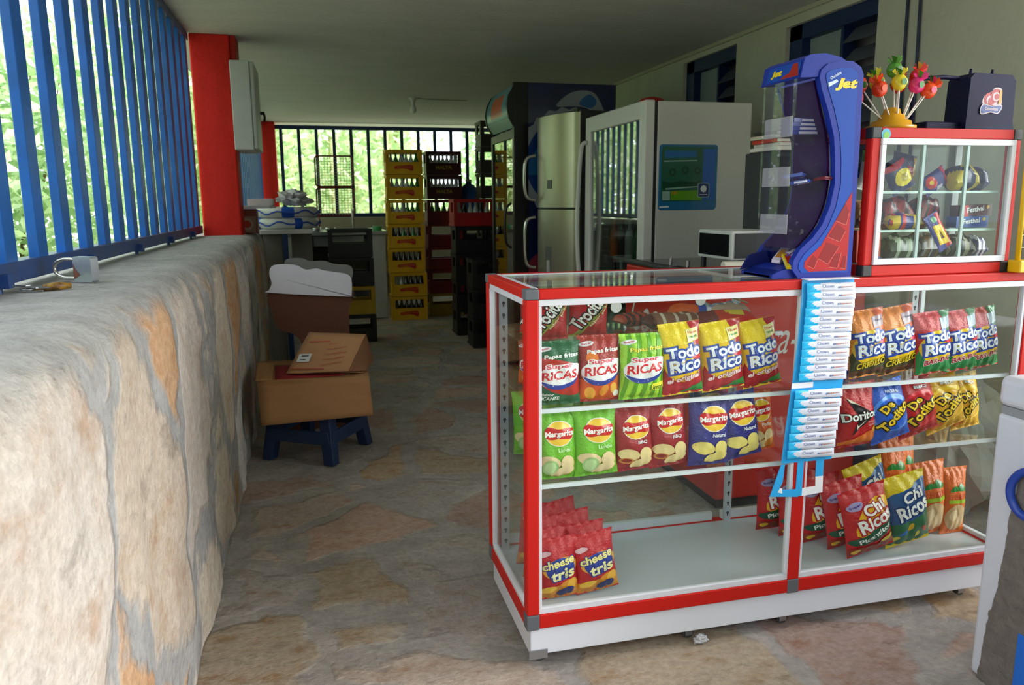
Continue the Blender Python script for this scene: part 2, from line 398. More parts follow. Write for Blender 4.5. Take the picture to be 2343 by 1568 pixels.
# blue window grilles
BLUE = mat('145cae', 0.38, var=0.12, vscale=6, col2='114b88')
BLUE_D = mat('123a78', 0.4, var=0.2, vscale=6, col2='2b3a5a')
def grille_y(name, label, xa, y0, y1, n, zb, zt, w=0.045, d=0.065):
    g = thing(name, label, 'grille', (xa, y0, zb))
    mb = MB(); mb.box(xa-0.055, xa, y0, y1, zb, zb+0.055); mb.build('bottom_rail', BLUE_D, g, bevel=0.004)
    mb = MB(); mb.box(xa-0.055, xa, y0, y1, zt-0.05, zt); mb.build('top_rail', BLUE_D, g, bevel=0.004)
    for k in range(n):
        y = y0+(y1-y0)*(k+0.5)/n
        mb = MB(); mb.box(xa-w-0.003, xa-0.003, y-d/2, y+d/2, zb+0.052, zt-0.048); mb.build('bar', BLUE, g, bevel=0.003)
    for k in range(5):
        y = y0+(y1-y0)*(k+0.35)/5
        mb = MB(); mb.box(xa-0.03, xa+0.02, y-0.02, y+0.02, zb-0.005, zb+0.03); mb.cyl((xa-0.01, y, zb-0.03), (xa-0.01, y, zb+0.01), 0.008); mb.build('mounting_lug', BLUE_D, g)
    return g
g = grille_y('window_grille', 'near blue steel bar grille standing along the stone wall', -0.775, 1.92, 5.87, 16, 1.13, 2.475, 0.028, 0.082)
mb = MB(); mb.box(-0.80, -0.735, 1.74, 1.80, 1.10, 2.47); mb.build('end_post', BLUE_D, g, bevel=0.012, seg=3)
grille_y('window_grille', 'blue steel bar grille between the two red pillars', -0.69, 6.15, 11.74, 26, 1.10, 2.46, 0.028, 0.07)
g = thing('window_grille', 'dark blue bar grille across the back, in front of the trees', 'grille', (1.0, 11.85, 1.13))
mb = MB(); mb.box(-0.5, 2.95, 11.82, 11.87, 1.13, 1.185); mb.build('bottom_rail', NAVY, g, bevel=0.003)
mb = MB(); mb.box(-0.5, 2.95, 11.82, 11.87, 2.385, 2.44); mb.build('top_rail', NAVY, g, bevel=0.003)
for k in range(14):
    x = -0.42+k*0.2465
    mb = MB(); mb.box(x-0.023, x+0.023, 11.823, 11.867, 1.18, 2.39); mb.build('bar', NAVY, g, bevel=0.003)

# grey meter box on the pillar
GREYM = mat('b9bcb6', 0.5, var=0.1, vscale=8)
t = thing('meter_box', 'grey steel meter box on the side of the red pillar', 'box', (-0.44, 5.78, 1.70))
mb = MB(); mb.box(-0.512, -0.385, 5.74, 6.22, 1.70, 2.29); mb.build('case', GREYM, t, bevel=0.006)
mb = MB(); mb.box(-0.385, -0.355, 5.745, 6.215, 1.705, 2.285); d_ = mb.build('door', mat('a9aca6', 0.5), t, bevel=0.008)
mb = MB(); mb.box(-0.362, -0.350, 5.85, 6.10, 1.76, 1.94); mb.build('inspection_window', mat('d5e6da', 0.15), d_)
d_.children[0].location = (0, 0, 0)
mb = MB(); mb.cyl((-0.355, 6.17, 1.99), (-0.325, 6.17, 1.99), 0.012); mb.tube([(-0.33, 6.17, 1.99), (-0.325, 6.17, 1.96), (-0.33, 6.17, 1.93)], 0.008); mb.build('lock', mat('33302c', 0.4, metal=0.8), t)

# bare bulb
t = thing('light_bulb', 'small unlit bulb hanging from the grey ceiling', 'bulb', (1.12, 8.9, 2.48))
mb = MB(); mb.lathe([(0.05, 0), (0.05, -0.012), (0.025, -0.03), (0.02, -0.07)], (1.12, 8.9, 2.48), 16); mb.build('lamp_holder', mat('cfcfc8', 0.5), t)
mb = MB(); mb.lathe([(0.018, -0.07), (0.03, -0.10), (0.037, -0.125), (0.03, -0.155), (0.012, -0.168), (0.0005, -0.17)], (1.12, 8.9, 2.48), 16); mb.build('bulb_glass', mat('dfe3dc', 0.15), t)
mb = MB(); mb.tube([(1.12, 8.9, 2.478), (1.3, 8.92, 2.47), (1.6, 8.97, 2.472), (1.75, 9.0, 2.478)], 0.004); mb.build('wire', mat('8a8c88', 0.7), t)

# padlock and keys on the wall
t = thing('padlock', 'open silver padlock lying on its side on the stone wall', 'padlock', (-0.63, 2.4, 1.113))
A = Vector((-0.735, 2.475, 0)); 
dx = Vector((0.62, -0.40, 0)).normalized(); dn = Vector((dx.y, -dx.x, 0))
def lp(u, w_, z): p = Vector((-0.668, 2.438, 1.116))+dx*u+dn*w_; return (p.x, p.y, 1.116+z)
vs = [lp(u, w_, z) for (u, z) in rrect(0.0, 0.0, 0.066, 0.072, 0.007, 3) for w_ in (-0.013, 0.013)]
n_ = len(vs)//2
mb = MB(); mb.add(vs, [(2*i, (2*i+2) % (2*n_), (2*i+3) % (2*n_), 2*i+1) for i in range(n_)], 0, True)
mb.add([vs[2*i] for i in range(n_)], [tuple(range(n_))]); mb.add([vs[2*i+1] for i in range(n_)], [tuple(range(n_-1, -1, -1))])
mb.add([lp(u, 0.0138, z) for u, z in ((0.001, 0.052), (0.008, 0.036), (0.02, 0.026), (0.024, 0.020), (0.014, 0.014), (0.001, 0.008))], [(0, 1, 2, 3, 4, 5)], 1)
mb.build('lock_body', [mat('aeb6bd', 0.35, metal=0.75, var=0.15, vscale=40), mat('7a4a34', 0.8)], t, bevel=0.0015)
pts = [(0.002, 0.062), (-0.03, 0.063), (-0.055, 0.061), (-0.078, 0.051), (-0.086, 0.036), (-0.078, 0.020), (-0.055, 0.010), (-0.03, 0.008), (0.002, 0.009)]
mb = MB(); mb.tube([lp(u, 0, z) for u, z in smooth_poly(pts, 4, False)], 0.0055, 10); mb.build('shackle', mat('c9c6bd', 0.25, metal=0.9), t)
t = thing('key_bunch', 'small bunch of worn keys beside the padlock', 'keys', (-0.70, 2.22, 1.113))
BR = mat('6e5b3c', 0.4, metal=0.8, var=0.4, vscale=60); ST = mat('8d8f92', 0.35, metal=0.9)
mb = MB(); mb.tube([(-0.722+0.016*math.cos(a), 2.20+0.016*math.sin(a), 1.121) for a in [k*math.pi/8 for k in range(16)]], 0.002, 6, closed=True); mb.build('key_ring', ST, t)
for k, (a, ln, mm) in enumerate(((0.25, 0.062, BR), (0.55, 0.058, BR), (-0.3, 0.05, ST), (2.6, 0.055, ST), (3.1, 0.05, ST))):
    c, s_ = math.cos(a), math.sin(a); mb = MB()
    prof_ = [(0, -0.003), (0.008, -0.010), (0.018, -0.009), (0.022, -0.004), (ln, -0.004), (ln, 0.002), (ln-0.008, 0.004), (ln-0.014, 0.002), (ln-0.02, 0.004), (0.022, 0.004), (0.018, 0.010), (0.008, 0.010), (0, 0.003)]
    mb.prism([(-0.715+u*c-v*s_, 2.205+u*s_+v*c) for u, v in prof_], 1.117+0.003*k, 1.1195+0.003*k, 'z'); mb.build('key', mm, t)
mb = MB(); mb.tube([(-0.69, 2.215, 1.122), (-0.66, 2.235, 1.124), (-0.635, 2.25, 1.122)], [0.009, 0.011, 0.007], 8); mb.build('key_fob', mat('4a2416', 0.5, var=0.4, vscale=50, col2='b08a2a'), t)

# cables down the right wall
for k, (yy, lab) in enumerate(((3.40, 'right of the two dark cables running down the plaster wall'), (3.48, 'left of the two dark cables running down the plaster wall'))):
    mb = MB(); pts = [(WX-0.012, yy+0.01*math.sin(z*3+k), z) for z in [2.47-0.1*i for i in range(14)]]
    mb.tube(smooth_poly(pts, 3, False), 0.008, 6); tag(mb.build('cable', mat('2a3550', 0.6)), lab, 'cable', 'cables on the right wall')
# ------------------------------------------------------------------ printed snack bags
def foil(c, r=0.24): return mat(c, r, spec=0.55, bump=0.35, bscale=2.2)
def ink(c): return mat(c, 0.27, spec=0.5)
def bag_depth(x, y, seed, fat=2.0):
    v = (y-0.7)/15.6
    if v <= 0 or v >= 1: prof = 0.0
    else: prof = math.sin(math.pi*v)**0.55
    a = min(abs(x)/5.0, 1.0)
    f = fat*prof*(1-a**3.2)**0.7
    e = min(y, 17-y)
    f += 0.36*math.exp(-e/2.4)*math.sin(x*2.6+1.7*noise.noise((x*0.3, y*0.25, seed)))*min(1.0, e/0.8)*(1-a**4)
    f += 0.55*noise.noise((x*0.35, y*0.28, seed*3.1))*prof*(1-a**3)
    f += 0.30*abs(noise.noise((x*0.9+y*0.5, y*0.35-x*0.3, seed+9)))*prof*(1-a**3)
    return f
def bag_x(x, y, seed):
    v = abs(2*y/17-1)
    return x*(0.93+0.07*v**3)+0.12*noise.noise((0, y*0.3, seed))
def bag_mesh(name, design, seed=1.0, clear=None, fat=2.0):
    """design: list of layers in a 10 x 17 field; first entry is the wrapper colour"""
    base, layers = design
    mats = [foil(base)] if clear is None else [clear]
    mb = MB(); NX, NY = 26, 44
    gx = [-5+10*i/NX for i in range(NX+1)]; gy = [17*j/NY for j in range(NY+1)]
    for side in (-1, 1):
        vs = [(bag_x(x, y, seed), side*(bag_depth(x, y, seed if side < 0 else seed+5, fat)*(1 if side < 0 else 0.8)+0.02), y) for y in gy for x in gx]
        q = [(j*(NX+1)+i, j*(NX+1)+i+1, (j+1)*(NX+1)+i+1, (j+1)*(NX+1)+i) for j in range(NY) for i in range(NX)]
        if side > 0: q = [tuple(reversed(f)) for f in q]
        mb.add(vs, q, 0, True)
    bm = bmesh.new(); k = 0
    for lay in layers:
        kind = lay[0]; k += 1; z = 0.075+0.016*k
        items = []
        if kind == 'poly': items = [(lay[1], [tuple(range(len(lay[1])))], lay[2], z)]
        elif kind == 'ell':
            _, cx, cy_, rx, ry, rot, c = lay; p = circ(cx, cy_, rx, 28, ry, math.radians(rot)); items = [(p, [tuple(range(len(p)))], c, z)]
        elif kind == 'txt':
            _, s, cx, cy_, w, h, rot, shear, c, oc, ow = (lay+(None, 0))[:11] if len(lay) < 11 else lay
            r = math.radians(rot)
            tf = lambda vv: [(cx+(x+shear*y)*math.cos(r)-y*math.sin(r), cy_+(x+shear*y)*math.sin(r)+y*math.cos(r)) for x, y in vv]
            if oc:
                v, f = text_fit(s, w, h, 0.03, ow); items.append((tf(v), f, oc, z)); k += 1; z += 0.016
            v, f = text_fit(s, w, h, 0.03); items.append((tf(v), f, c, z))
        for pv, pf, c, zz in items:
            mm = ink(c)
            if mm not in mats: mats.append(mm)
            mi = mats.index(mm)
            bv = [bm.verts.new((min(max(x, -4.97), 4.97), min(max(y, 0.03), 16.97), zz)) for x, y in pv]
            for f in pf:
                try: fc = bm.faces.new([bv[i] for i in f])
                except ValueError: continue
                fc.material_index = mi
    if layers:
        for ax, vals in ((0, gx[1:-1]), (1, gy[1:-1])):
            for val in vals:
                co = Vector((val, 0, 0)) if ax == 0 else Vector((0, val, 0)); no = Vector((1, 0, 0)) if ax == 0 else Vector((0, 1, 0))
                bmesh.ops.bisect_plane(bm, geom=bm.verts[:]+bm.edges[:]+bm.faces[:], dist=1e-5, plane_co=co, plane_no=no)
        bm.faces.ensure_lookup_table(); bm.verts.index_update()
        vs = [(bag_x(v.co.x, v.co.y, seed), -(bag_depth(v.co.x, v.co.y, seed, fat)+0.02+v.co.z), v.co.y) for v in bm.verts]
        for f in bm.faces:
            if f.calc_area() < 1e-9: continue
        fl = [tuple(v.index for v in f.verts) for f in bm.faces]; ml = [f.material_index for f in bm.faces]
        # face the print to the front
        o = len(mb.v); mb.v += vs
        for f, m_, ff in zip(fl, ml, bm.faces):
            mb.f.append(tuple(i+o for i in (f if ff.normal.z > 0 else reversed(f)))); mb.m.append(m_); mb.s.append(True)
    bm.free()
    me = bpy.data.meshes.new(name); me.from_pydata(mb.v, [], mb.f)
    for m_ in mats: me.materials.append(m_)
    me.polygons.foreach_set('material_index', mb.m); me.polygons.foreach_set('use_smooth', mb.s); me.update()
    return me
def T(s, cx, cy_, w, h, c, rot=0, shear=0, oc=None, ow=0.0): return ('txt', s, cx, cy_, w, h, rot, shear, c, oc, ow)
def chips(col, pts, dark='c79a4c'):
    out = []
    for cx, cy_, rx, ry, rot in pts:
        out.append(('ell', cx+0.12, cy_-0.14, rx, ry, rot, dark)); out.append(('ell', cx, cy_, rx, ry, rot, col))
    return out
DS = {}
# diagonal lettering on red
DS['trocitos'] = ('b51a20', [
    ('poly', [(-5, 0), (-2.5, 0), (5, 12.5), (5, 16.5)], '8f9a3a'), ('poly', [(-5, 0.8), (-4, 0.3), (4.8, 13.8), (4.5, 16.9), (2.4, 16.9), (-5, 4.6)], 'c3152a'),
    T('Trocitos', -0.6, 8.6, 13.2, 4.0, 'f6f4f2', 57, 0.1, '14101a', 0.09), T('sabor pollo', 2.4, 7.4, 9, 0.9, 'e6d8a0', 57), ('ell', -2.6, 13.9, 1.8, 1.0, 20, 'ded6e6'), T('Super', -2.6, 13.9, 2.6, 0.8, 'a31e64', 20)])
def super_ricas(base, layers, papas='f4f4f0'):
    return (base, layers+[
        T('Papas fritas', 0.6, 13.1, 7.8, 1.35, papas, 4, 0.15, '2a2420' if papas != 'f4f4f0' else None, 0.02),
        ('ell', -3.2, 15.0, 1.7, 0.6, 10, 'e8e0e6'), T('Super', -3.2, 15.0, 2.4, 0.6, 'c02050', 10),
        ('poly', smooth_poly([(-4.4, 9.0), (-1.5, 10.8), (4.4, 11.0), (4.5, 8.6), (3.6, 6.9), (1.5, 5.3), (-2, 4.8), (-4.3, 6.2)], 4), 'f3eff3'),
        ('poly', smooth_poly([(-4.5, 6.9), (-3.0, 5.1), (0, 4.4), (3.0, 5.6), (4.1, 7.4), (2.4, 6.3), (-0.3, 5.6), (-3.0, 6.2)], 4), '1f3d9c'),
        T('Super', 0.0, 10.5, 6.2, 1.5, 'e0455a', 4, 0.1, 'f6f2f4', 0.09), T('RICAS', -0.1, 8.3, 8.0, 2.3, 'd31f2e', 5, 0.12, 'f8f4f6', 0.07)])
DS['super_green'] = super_ricas('155f3a', [('poly', smooth_poly([(-5, 12), (-2, 12.6), (5, 10), (5, 3.5), (2, 2.6), (-2, 4), (-5, 7)], 4), 'b7271f'), T('Sabor', -2.6, 3.0, 2.6, 0.8, 'e8efe8'), T('PICANTE', -2.2, 1.9, 4.4, 1.0, 'e8efe8')])
DS['super_red'] = super_ricas('a52018', [('poly', smooth_poly([(-5, 1.0), (5, 1.0), (5, 6.8), (1, 4.5), (-3, 5.2), (-5, 6)], 4), 'd9541f'), ('ell', -2.5, 2.4, 1.2, 1.8, 20, 'f0a63a'), ('ell', 0.8, 3.0, 1.0, 1.6, -15, 'e8922e'), ('ell', 3.2, 3.4, 0.9, 1.6, 10, 'f2b34a'), ('ell', -2.2, 11.4, 1.4, 1.6, 10, 'e8792a'), ('ell', 3.8, 2.0, 0.8, 0.9, 0, 'ece6e0')])
lime_st = [('poly', [(-5+2.2*k, 0), (-4.2+2.2*k, 0), (-2.4+2.2*k, 17), (-3.4+2.2*k, 17)], '5fa51c') for k in range(5)]
DS['super_lime'] = super_ricas('a2d935', lime_st+[('poly', [(1.4, 2.2), (4.9, 2.8), (4.9, 4.6), (1.8, 4.2)], 'efe43a'), T('Limon', 3.0, 3.2, 3.2, 1.3, '2f6a12', 5)], 'f2e63c')
def todo(top, top2, flavour, fcol, lower, extra):
    return (top, [
        ('poly', [(2.0, 17), (5, 17), (5, 5), (3.8, 5)], top2),
        ('poly', smooth_poly([(-5, 5.6), (-3.6, 8.0), (0, 8.0), (5, 7.5), (5, 0.5), (0, 0.5), (-5, 0.5)], 3), lower),
        ('ell', -0.1, 7.6, 4.6, 4.4, 12, 'f0c024')]+extra+[
        T('Todo', 0.1, 10.3, 8.6, 2.7, 'f2f3f8', 6, 0.05, '2c48a4', 0.12), T('Rico', 0.3, 7.3, 8.0, 3.1, 'f2f3f8', 6, 0.05, '2c48a4', 0.12),
        ('poly', smooth_poly([(1.6, 9.0), (4.6, 9.4), (4.8, 8.5), (3.0, 8.3)], 3), 'd2283a')]+flavour)
DS['todo_yellow'] = todo('f2cf14', 'b3202c', [T('el original', -0.2, 4.0, 8.2, 1.6, 'f3d9dc', 8, 0.15, 'a81c2e', 0.04)], '', 'b3202c', [('poly', [(1.0, 12.4), (4.3, 12.8), (4.3, 15.6), (1.0, 15.2)], 'efe39a'), T('Nueva', 2.7, 14.6, 2.6, 0.6, 'c64b3a', 3), T('receta', 2.7, 13.6, 2.4, 0.6, '4c8a3a', 3), ('poly', [(-1, 0.6), (5, 0.6), (5, 2.6), (2, 1.9)], '2f8a3c')])
DS['todo_orange'] = todo('f08a24', 'e2622c', [T('CRIOLLO', -0.2, 3.6, 7.6, 1.6, 'e6c42a', 8, 0.15, '2e3318', 0.04)], '', '4c4a2a', [('poly', [(0.9, 12.4), (4.4, 12.8), (4.4, 15.4), (0.9, 15.0)], 'b49aa8'), T('Nuevo', 2.7, 14.2, 2.6, 0.6, '4a3a6a', 3), ('poly', [(-5, 0.5), (5, 0.5), (5, 2.2), (-5, 1.9)], '6b4a34')])
DS['todo_bbq'] = todo('c41c22', '15713a', [T('BAR-B-Q', 0.2, 3.8, 7.4, 1.7, 'b3203c', 8, 0.1, 'f0e6e0', 0.06)], '', '17803f', [('poly', [(1.2, 12.0), (4.5, 12.6), (4.5, 15.4), (1.4, 15.0)], '9fb0c0')])
def marg(base, flavour, fc, extra=[], chip='f0d59a'):
    return (base, [('ell', 0.4, 11.8, 3.5, 3.1, 0, 'f3e6da'), ('ell', 0.4, 11.8, 3.3, 2.9, 0, 'f5c63c'),
        ('poly', smooth_poly([(-3.2, 12.6), (-2.2, 13.5), (0, 13.0), (2.2, 13.1), (3.9, 12.9), (3.8, 11.4), (3.1, 10.4), (0.5, 10.6), (-1.8, 10.4), (-3.1, 11.2)], 4), 'c9181c'),
        T('Margarita', 0.4, 11.7, 7.1, 1.75, 'f8f6f4', 2, 0.1), T(flavour, 1.6, 7.8, 3.3 if len(flavour) > 3 else 2.5, 1.0, fc)]
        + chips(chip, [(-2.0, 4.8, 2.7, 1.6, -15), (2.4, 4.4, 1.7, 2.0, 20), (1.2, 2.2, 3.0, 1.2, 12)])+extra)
DS['marg_lime'] = marg('76bf2f', 'Limón', 'cdeeb0', [('ell', -1.8, 3.4, 1.9, 2.0, 0, 'a7c987'), ('ell', -1.8, 3.4, 1.4, 1.5, 0, 'bcd89c')], 'edd3a4')
DS['marg_bbq'] = marg('a3202a', 'BBQ', 'efdfe4', [('ell', -2.6, 3.2, 1.9, 0.8, -10, 'c9803f'), ('ell', -2.6, 3.3, 1.4, 0.5, -10, '8e2a1c')])
DS['marg_nat'] = marg('343487', 'Natural', 'e8e8f6', [], 'f2dc7e')
DS['marg_pollo'] = marg('d9601c', 'Pollo', 'f5e0c8', [('ell', 2.6, 2.4, 1.8, 1.0, 30, 'e08a2c')])
DS['cheese'] = ('c4202c', [('poly', smooth_poly([(-5, 0.5), (5, 0.5), (5, 4.4), (2, 5.6), (-1, 4.0), (-5, 3.4)], 3), 'd98a2a'), ('ell', -2.6, 3.2, 2.0, 0.9, 15, 'f0bf4e'), ('ell', 3.2, 4.2, 1.3, 1.7, -20, 'f0b040'),
    ('ell', 0.4, 9.2, 4.4, 2.7, 12, 'e9a63a'), ('ell', 0.4, 8.9, 3.6, 3.0, 12, '2a3f9a'),
    T('cheese', 0.0, 10.7, 8.2, 2.2, 'f4e48a', 12, 0.2, '27348c', 0.06), T('tris', 0.8, 7.6, 6.0, 3.0, 'f6ecaa', 12, 0.15, '27348c', 0.08), ('ell', -3.2, 13.2, 1.5, 0.7, 15, 'e6b9c4'), ('ell', 1.6, 2.2, 2.2, 1.3, 20, '26306e')])
DS['doritos'] = ('bf141c', [('poly', [(-3.4, 13.4), (3.6, 8.6), (-2.2, 3.6), (-0.8, 8.6)], '1c1216'), ('poly', [(-3.2, 13.6), (-0.2, 11.4), (-2.6, 12.4)], 'ece0c8'), ('poly', [(-1.4, 6.6), (-1.0, 5.0), (1.2, 7.6), (-0.8, 5.9)], 'ece0c8'),
    ('poly', smooth_poly([(-5, 0.8), (5, 0.8), (5, 3.8), (2.6, 4.4), (-1, 2.8), (-5, 1.6)], 3), 'e0701e'), ('ell', 4.0, 4.6, 1.2, 1.0, 0, 'f0a824'),
    T('Doritos', -0.2, 8.8, 8.6, 2.3, 'f4f2ee', 6, 0, '30161a', 0.06), T('MEGA', 2.9, 6.8, 2.6, 0.6, 'e08c8c', 5), T('QUESO', 2.9, 6.0, 2.6, 0.6, 'e08c8c', 5)])
def detodito(base, band, flavour, ex=[]):
    return (base, [('ell', 0.2, 8.4, 5.0, 5.4, 20, band), ('ell', 0.0, 8.1, 4.2, 4.7, 20, base)]+ex+[
        T('De', -1.2, 10.6, 3.4, 2.4, 'f2c81e', 34, 0, '2a2016', 0.12), T('Todito', 0.3, 7.3, 9.6, 3.0, 'f2c81e', 38, 0, '2a2016', 0.10), T(flavour, 1.2, 14.4, 3.2, 0.8, 'e8eef6', -14)])
DS['detodo_blue'] = detodito('1c54c0', '4a8ae4', 'NATURAL')
DS['detodo_red'] = detodito('b51520', 'd6303a', 'BBQ')
DS['detodo_yellow'] = detodito('e0a81a', 'f4c832', 'MIX', [('ell', -3.2, 2.4, 1.5, 0.8, 20, 'e07a22')])
def chiricos(top, mid, base_layers, tail):
    return (top, base_layers+[T('Chi', 0.6, 12.4, 4.6, 2.6, 'f4f2ee', 16, 0.12, tail, 0.08), T('Ricos', 0.4, 9.4, 7.6, 3.4, 'f4f2ee', 18, 0.12, tail, 0.08)])
DS['chi_red'] = chiricos('c4161c', '', [('poly', smooth_poly([(-3.6, 6.2), (-2.8, 11.0), (0.6, 14.2), (4.0, 14.0), (4.6, 11.4), (3.8, 7.6), (0, 6.2)], 3), 'f0b41c'), ('poly', smooth_poly([(-4.6, 5.0), (4.6, 8.6), (4.4, 6.2), (0.6, 3.8), (-3.6, 3.4)], 3), '155038'),
    T('Picantitos', 0.2, 5.6, 7.4, 1.4, 'f0f4ee', 22, 0.1), ('ell', -2.8, 13.6, 1.7, 1.0, 15, 'a89ac8'), T('Super', -2.8, 13.6, 2.6, 0.7, '4a2a7a', 15), ('poly', smooth_poly([(-5, 0.6), (5, 0.6), (5, 3.4), (2, 2.4), (-5, 2.6)], 3), '96301c'), ('ell', 3.0, 3.2, 1.6, 0.7, 20, 'e0c02c'), ('ell', -3.6, 1.6, 1.0, 0.6, 0, 'e8b42a')], 'b0182c')
DS['chi_blue'] = chiricos('e6c816', '', [('poly', smooth_poly([(-5, 6.0), (-4.8, 12.4), (0, 14.0), (5, 15.2), (5, 6.2), (0, 4.6)], 3), '2c5c96'), ('poly', smooth_poly([(-5, 5.8), (0, 6.4), (5, 8.4), (5, 1.0), (-5, 1.0)], 3), '2c6a44')]
    + [('ell', -3.6+1.6*k, 2.4+1.2*((k*7) % 3), 1.0, 0.55, 30*k, ['e0c22a', '2c6ac0', 'd8a82a', 'e6d24a', 'b8461e'][k]) for k in range(5)], '1c3a78')
DS['chicharron'] = ('d9661c', [('ell', 0, 4.4, 4.4, 3.4, 0, 'c8a478'), ('ell', -1.2, 5.0, 1.8, 1.4, 20, 'd9bd95'), ('ell', 1.8, 3.6, 1.6, 1.6, 60, 'cfae84'), ('poly', smooth_poly([(-3.2, 11.0), (-1.6, 12.4), (0, 12.2), (1.4, 13.0), (3.6, 11.6), (3.2, 11.0), (0, 11.2)], 3), '2c7a34'),
    T('CHICHARRON', 0.2, 9.8, 7.6, 1.3, 'd2401c', 0, 0, 'f0b060', 0.03), ('poly', [(-3.6, 8.1), (3.8, 8.1), (3.8, 9.0), (-3.6, 9.0)], '9ab42c')])
BAGM = {}
def get_bag(d, variant=0):
    k = (d, variant)
    if k not in BAGM:
        BAGM[k] = bag_mesh('snack_bag', DS[d], seed=1.3+len(BAGM)*1.7, fat=2.3)
    return BAGM[k]
def put_bag(d, x, y, z, w, h, tilt, label, group=None, variant=0, yaw=0.0, lean=3.0, name='snack_bag', cat='snack bag', thick=1.0):
    o = bpy.data.objects.new(name, get_bag(d, variant)); COL.objects.link(o)
    s = w/10.0
    o.scale = (s, s*thick, h/17.0)
    R = Matrix.Rotation(math.radians(yaw), 4, 'Z') @ Matrix.Rotation(-math.radians(lean), 4, 'X') @ Matrix.Rotation(-math.radians(tilt), 4, 'Y')
    o.rotation_euler = R.to_euler()
    lowest = min((R @ Vector((sx*w/2, sy*s*0.3, 0))).z for sx in (-1, 1) for sy in (-1, 1))
    o.location = (x-math.sin(math.radians(-tilt))*h*0.0, y, z-lowest+0.001)
    tag(o, label, cat, group)
    return o

# ------------------------------------------------------------------ the long showcase
CX0, CX1, CY0, CY1, CXM = 0.523, 2.19, 1.932, 2.43, 1.3765
case = thing('display_case', 'long red framed glass showcase full of snack bags, on castors', 'display case', (CXM, 2.18, 0.0))
WHB = mat('dcdfe9', 0.35)
mb = MB()
mb.box(CX0+0.012, CX1-0.012, CY0+0.01, CY1-0.01, 0.045, 0.128); mb.build('plinth', WHB, case, bevel=0.003)
zt0, zt1, zb0, zb1 = 1.076, 1.103, 0.131, 0.174
def rails(z0, z1, name):
    for b_ in ((CX0+0.036, CX1-0.036, CY0, CY0+0.03), (CX0+0.036, CX1-0.036, CY1-0.03, CY1), (CX0, CX0+0.03, CY0+0.036, CY1-0.036), (CX1-0.03, CX1, CY0+0.036, CY1-0.036)):
        mb = MB(); mb.box(*b_, z0, z1); mb.build(name, RED, case, bevel=0.003)
rails(zt0, zt1, 'top_rail'); rails(zb0, zb1, 'bottom_rail')
GREYC = mat('5c6066', 0.5)
for x, y in ((CX0, CY0), (CX1-0.036, CY0), (CX0, CY1-0.036), (CX1-0.036, CY1-0.036)):
    mb = MB(); mb.box(x, x+0.036, y, y+0.036, zb1, zt0); mb.build('post', RED, case, bevel=0.004)
    for z0, z1 in ((zb0-0.003, zb1), (zt0, zt1+0.001)):
        mb = MB(); mb.box(x-0.001, x+0.037, y-0.001, y+0.037, z0, z1); mb.build('corner_piece', GREYC, case, bevel=0.003)
mb = MB(); mb.box(CXM-0.019, CXM+0.019, CY0, CY0+0.03, zb1, zt0); mb.build('post', RED, case, bevel=0.003)
mb = MB(); mb.box(CXM-0.020, CXM+0.020, CY0-0.001, CY0+0.031, zb0-0.002, zb1); mb.build('corner_piece', GREYC, case, bevel=0.002)
# white inner trim round each opening
mb = MB()
for a, b_ in ((CX0+0.036, CXM-0.019), (CXM+0.019, CX1-0.036)):
    for z0, z1 in ((zb1, zb1+0.018), (zt0-0.018, zt0)): mb.box(a, b_, CY0+0.004, CY0+0.022, z0, z1)
    mb.box(a, a+0.009, CY0+0.004, CY0+0.022, zb1+0.018, zt0-0.018); mb.box(b_-0.011, b_, CY0+0.004, CY0+0.022, zb1+0.018, zt0-0.018)
    for z0, z1 in ((zb1, zb1+0.03), (zt0-0.018, zt0)): mb.box(a, b_, CY1-0.024, CY1-0.006, z0, z1)
for x in (CX0+0.004, CX1-0.022):
    for z0, z1 in ((zb1, zb1+0.014), (zt0-0.018, zt0)): mb.box(x, x+0.018, CY0+0.036, CY1-0.036, z0, z1)
    mb.box(x, x+0.018, CY1-0.046, CY1-0.036, zb1, zt0)
# trim inside the top rail
mb.box(CX0+0.03, CX0+0.042, CY0+0.03, CY1-0.03, zt1-0.012, zt1+0.001); mb.box(CX0+0.03, CX1-0.03, CY1-0.040, CY1-0.03, zt1-0.012, zt1-0.001)
mb.build('trim', WHITE_AL, case, bevel=0.0015)
mb = MB(); mb.box(CX0+0.03, CX1-0.03, CY0+0.01, CY1-0.01, 0.158, 0.171); mb.box(CXM-0.5, CXM+0.5, 0, 0, 0, 0) if False else None
mb.build('deck', mat('c3c9d0', 0.22, spec=0.6), case)
def pane(name, *b): 
    m_ = MB(); m_.box(*b); return m_.build(name, GLASS, case)
pane('front_glass', CX0+0.036, CXM-0.019, CY0+0.011, CY0+0.015, zb1, zt0); pane('front_glass', CXM+0.019, CX1-0.036, CY0+0.011, CY0+0.015, zb1, zt0)
pane('side_glass', CX0+0.011, CX0+0.015, CY0+0.036, CY1-0.036, zb1, zt0); pane('side_glass', CX1-0.015, CX1-0.011, CY0+0.036, CY1-0.036, zb1, zt0)
pane('top_glass', CX0+0.03, CX1-0.03, CY0+0.03, CY1-0.03, zt1-0.008, zt1-0.003)
for a, b_, yy in ((CX0+0.036, 0.98, 0), (0.94, CXM, 0.008), (CXM, 1.76, 0), (1.72, CX1-0.036, 0.008)): pane('sliding_glass', a, b_, CY1-0.016-yy, CY1-0.012-yy, zb1+0.02, zt0-0.01)
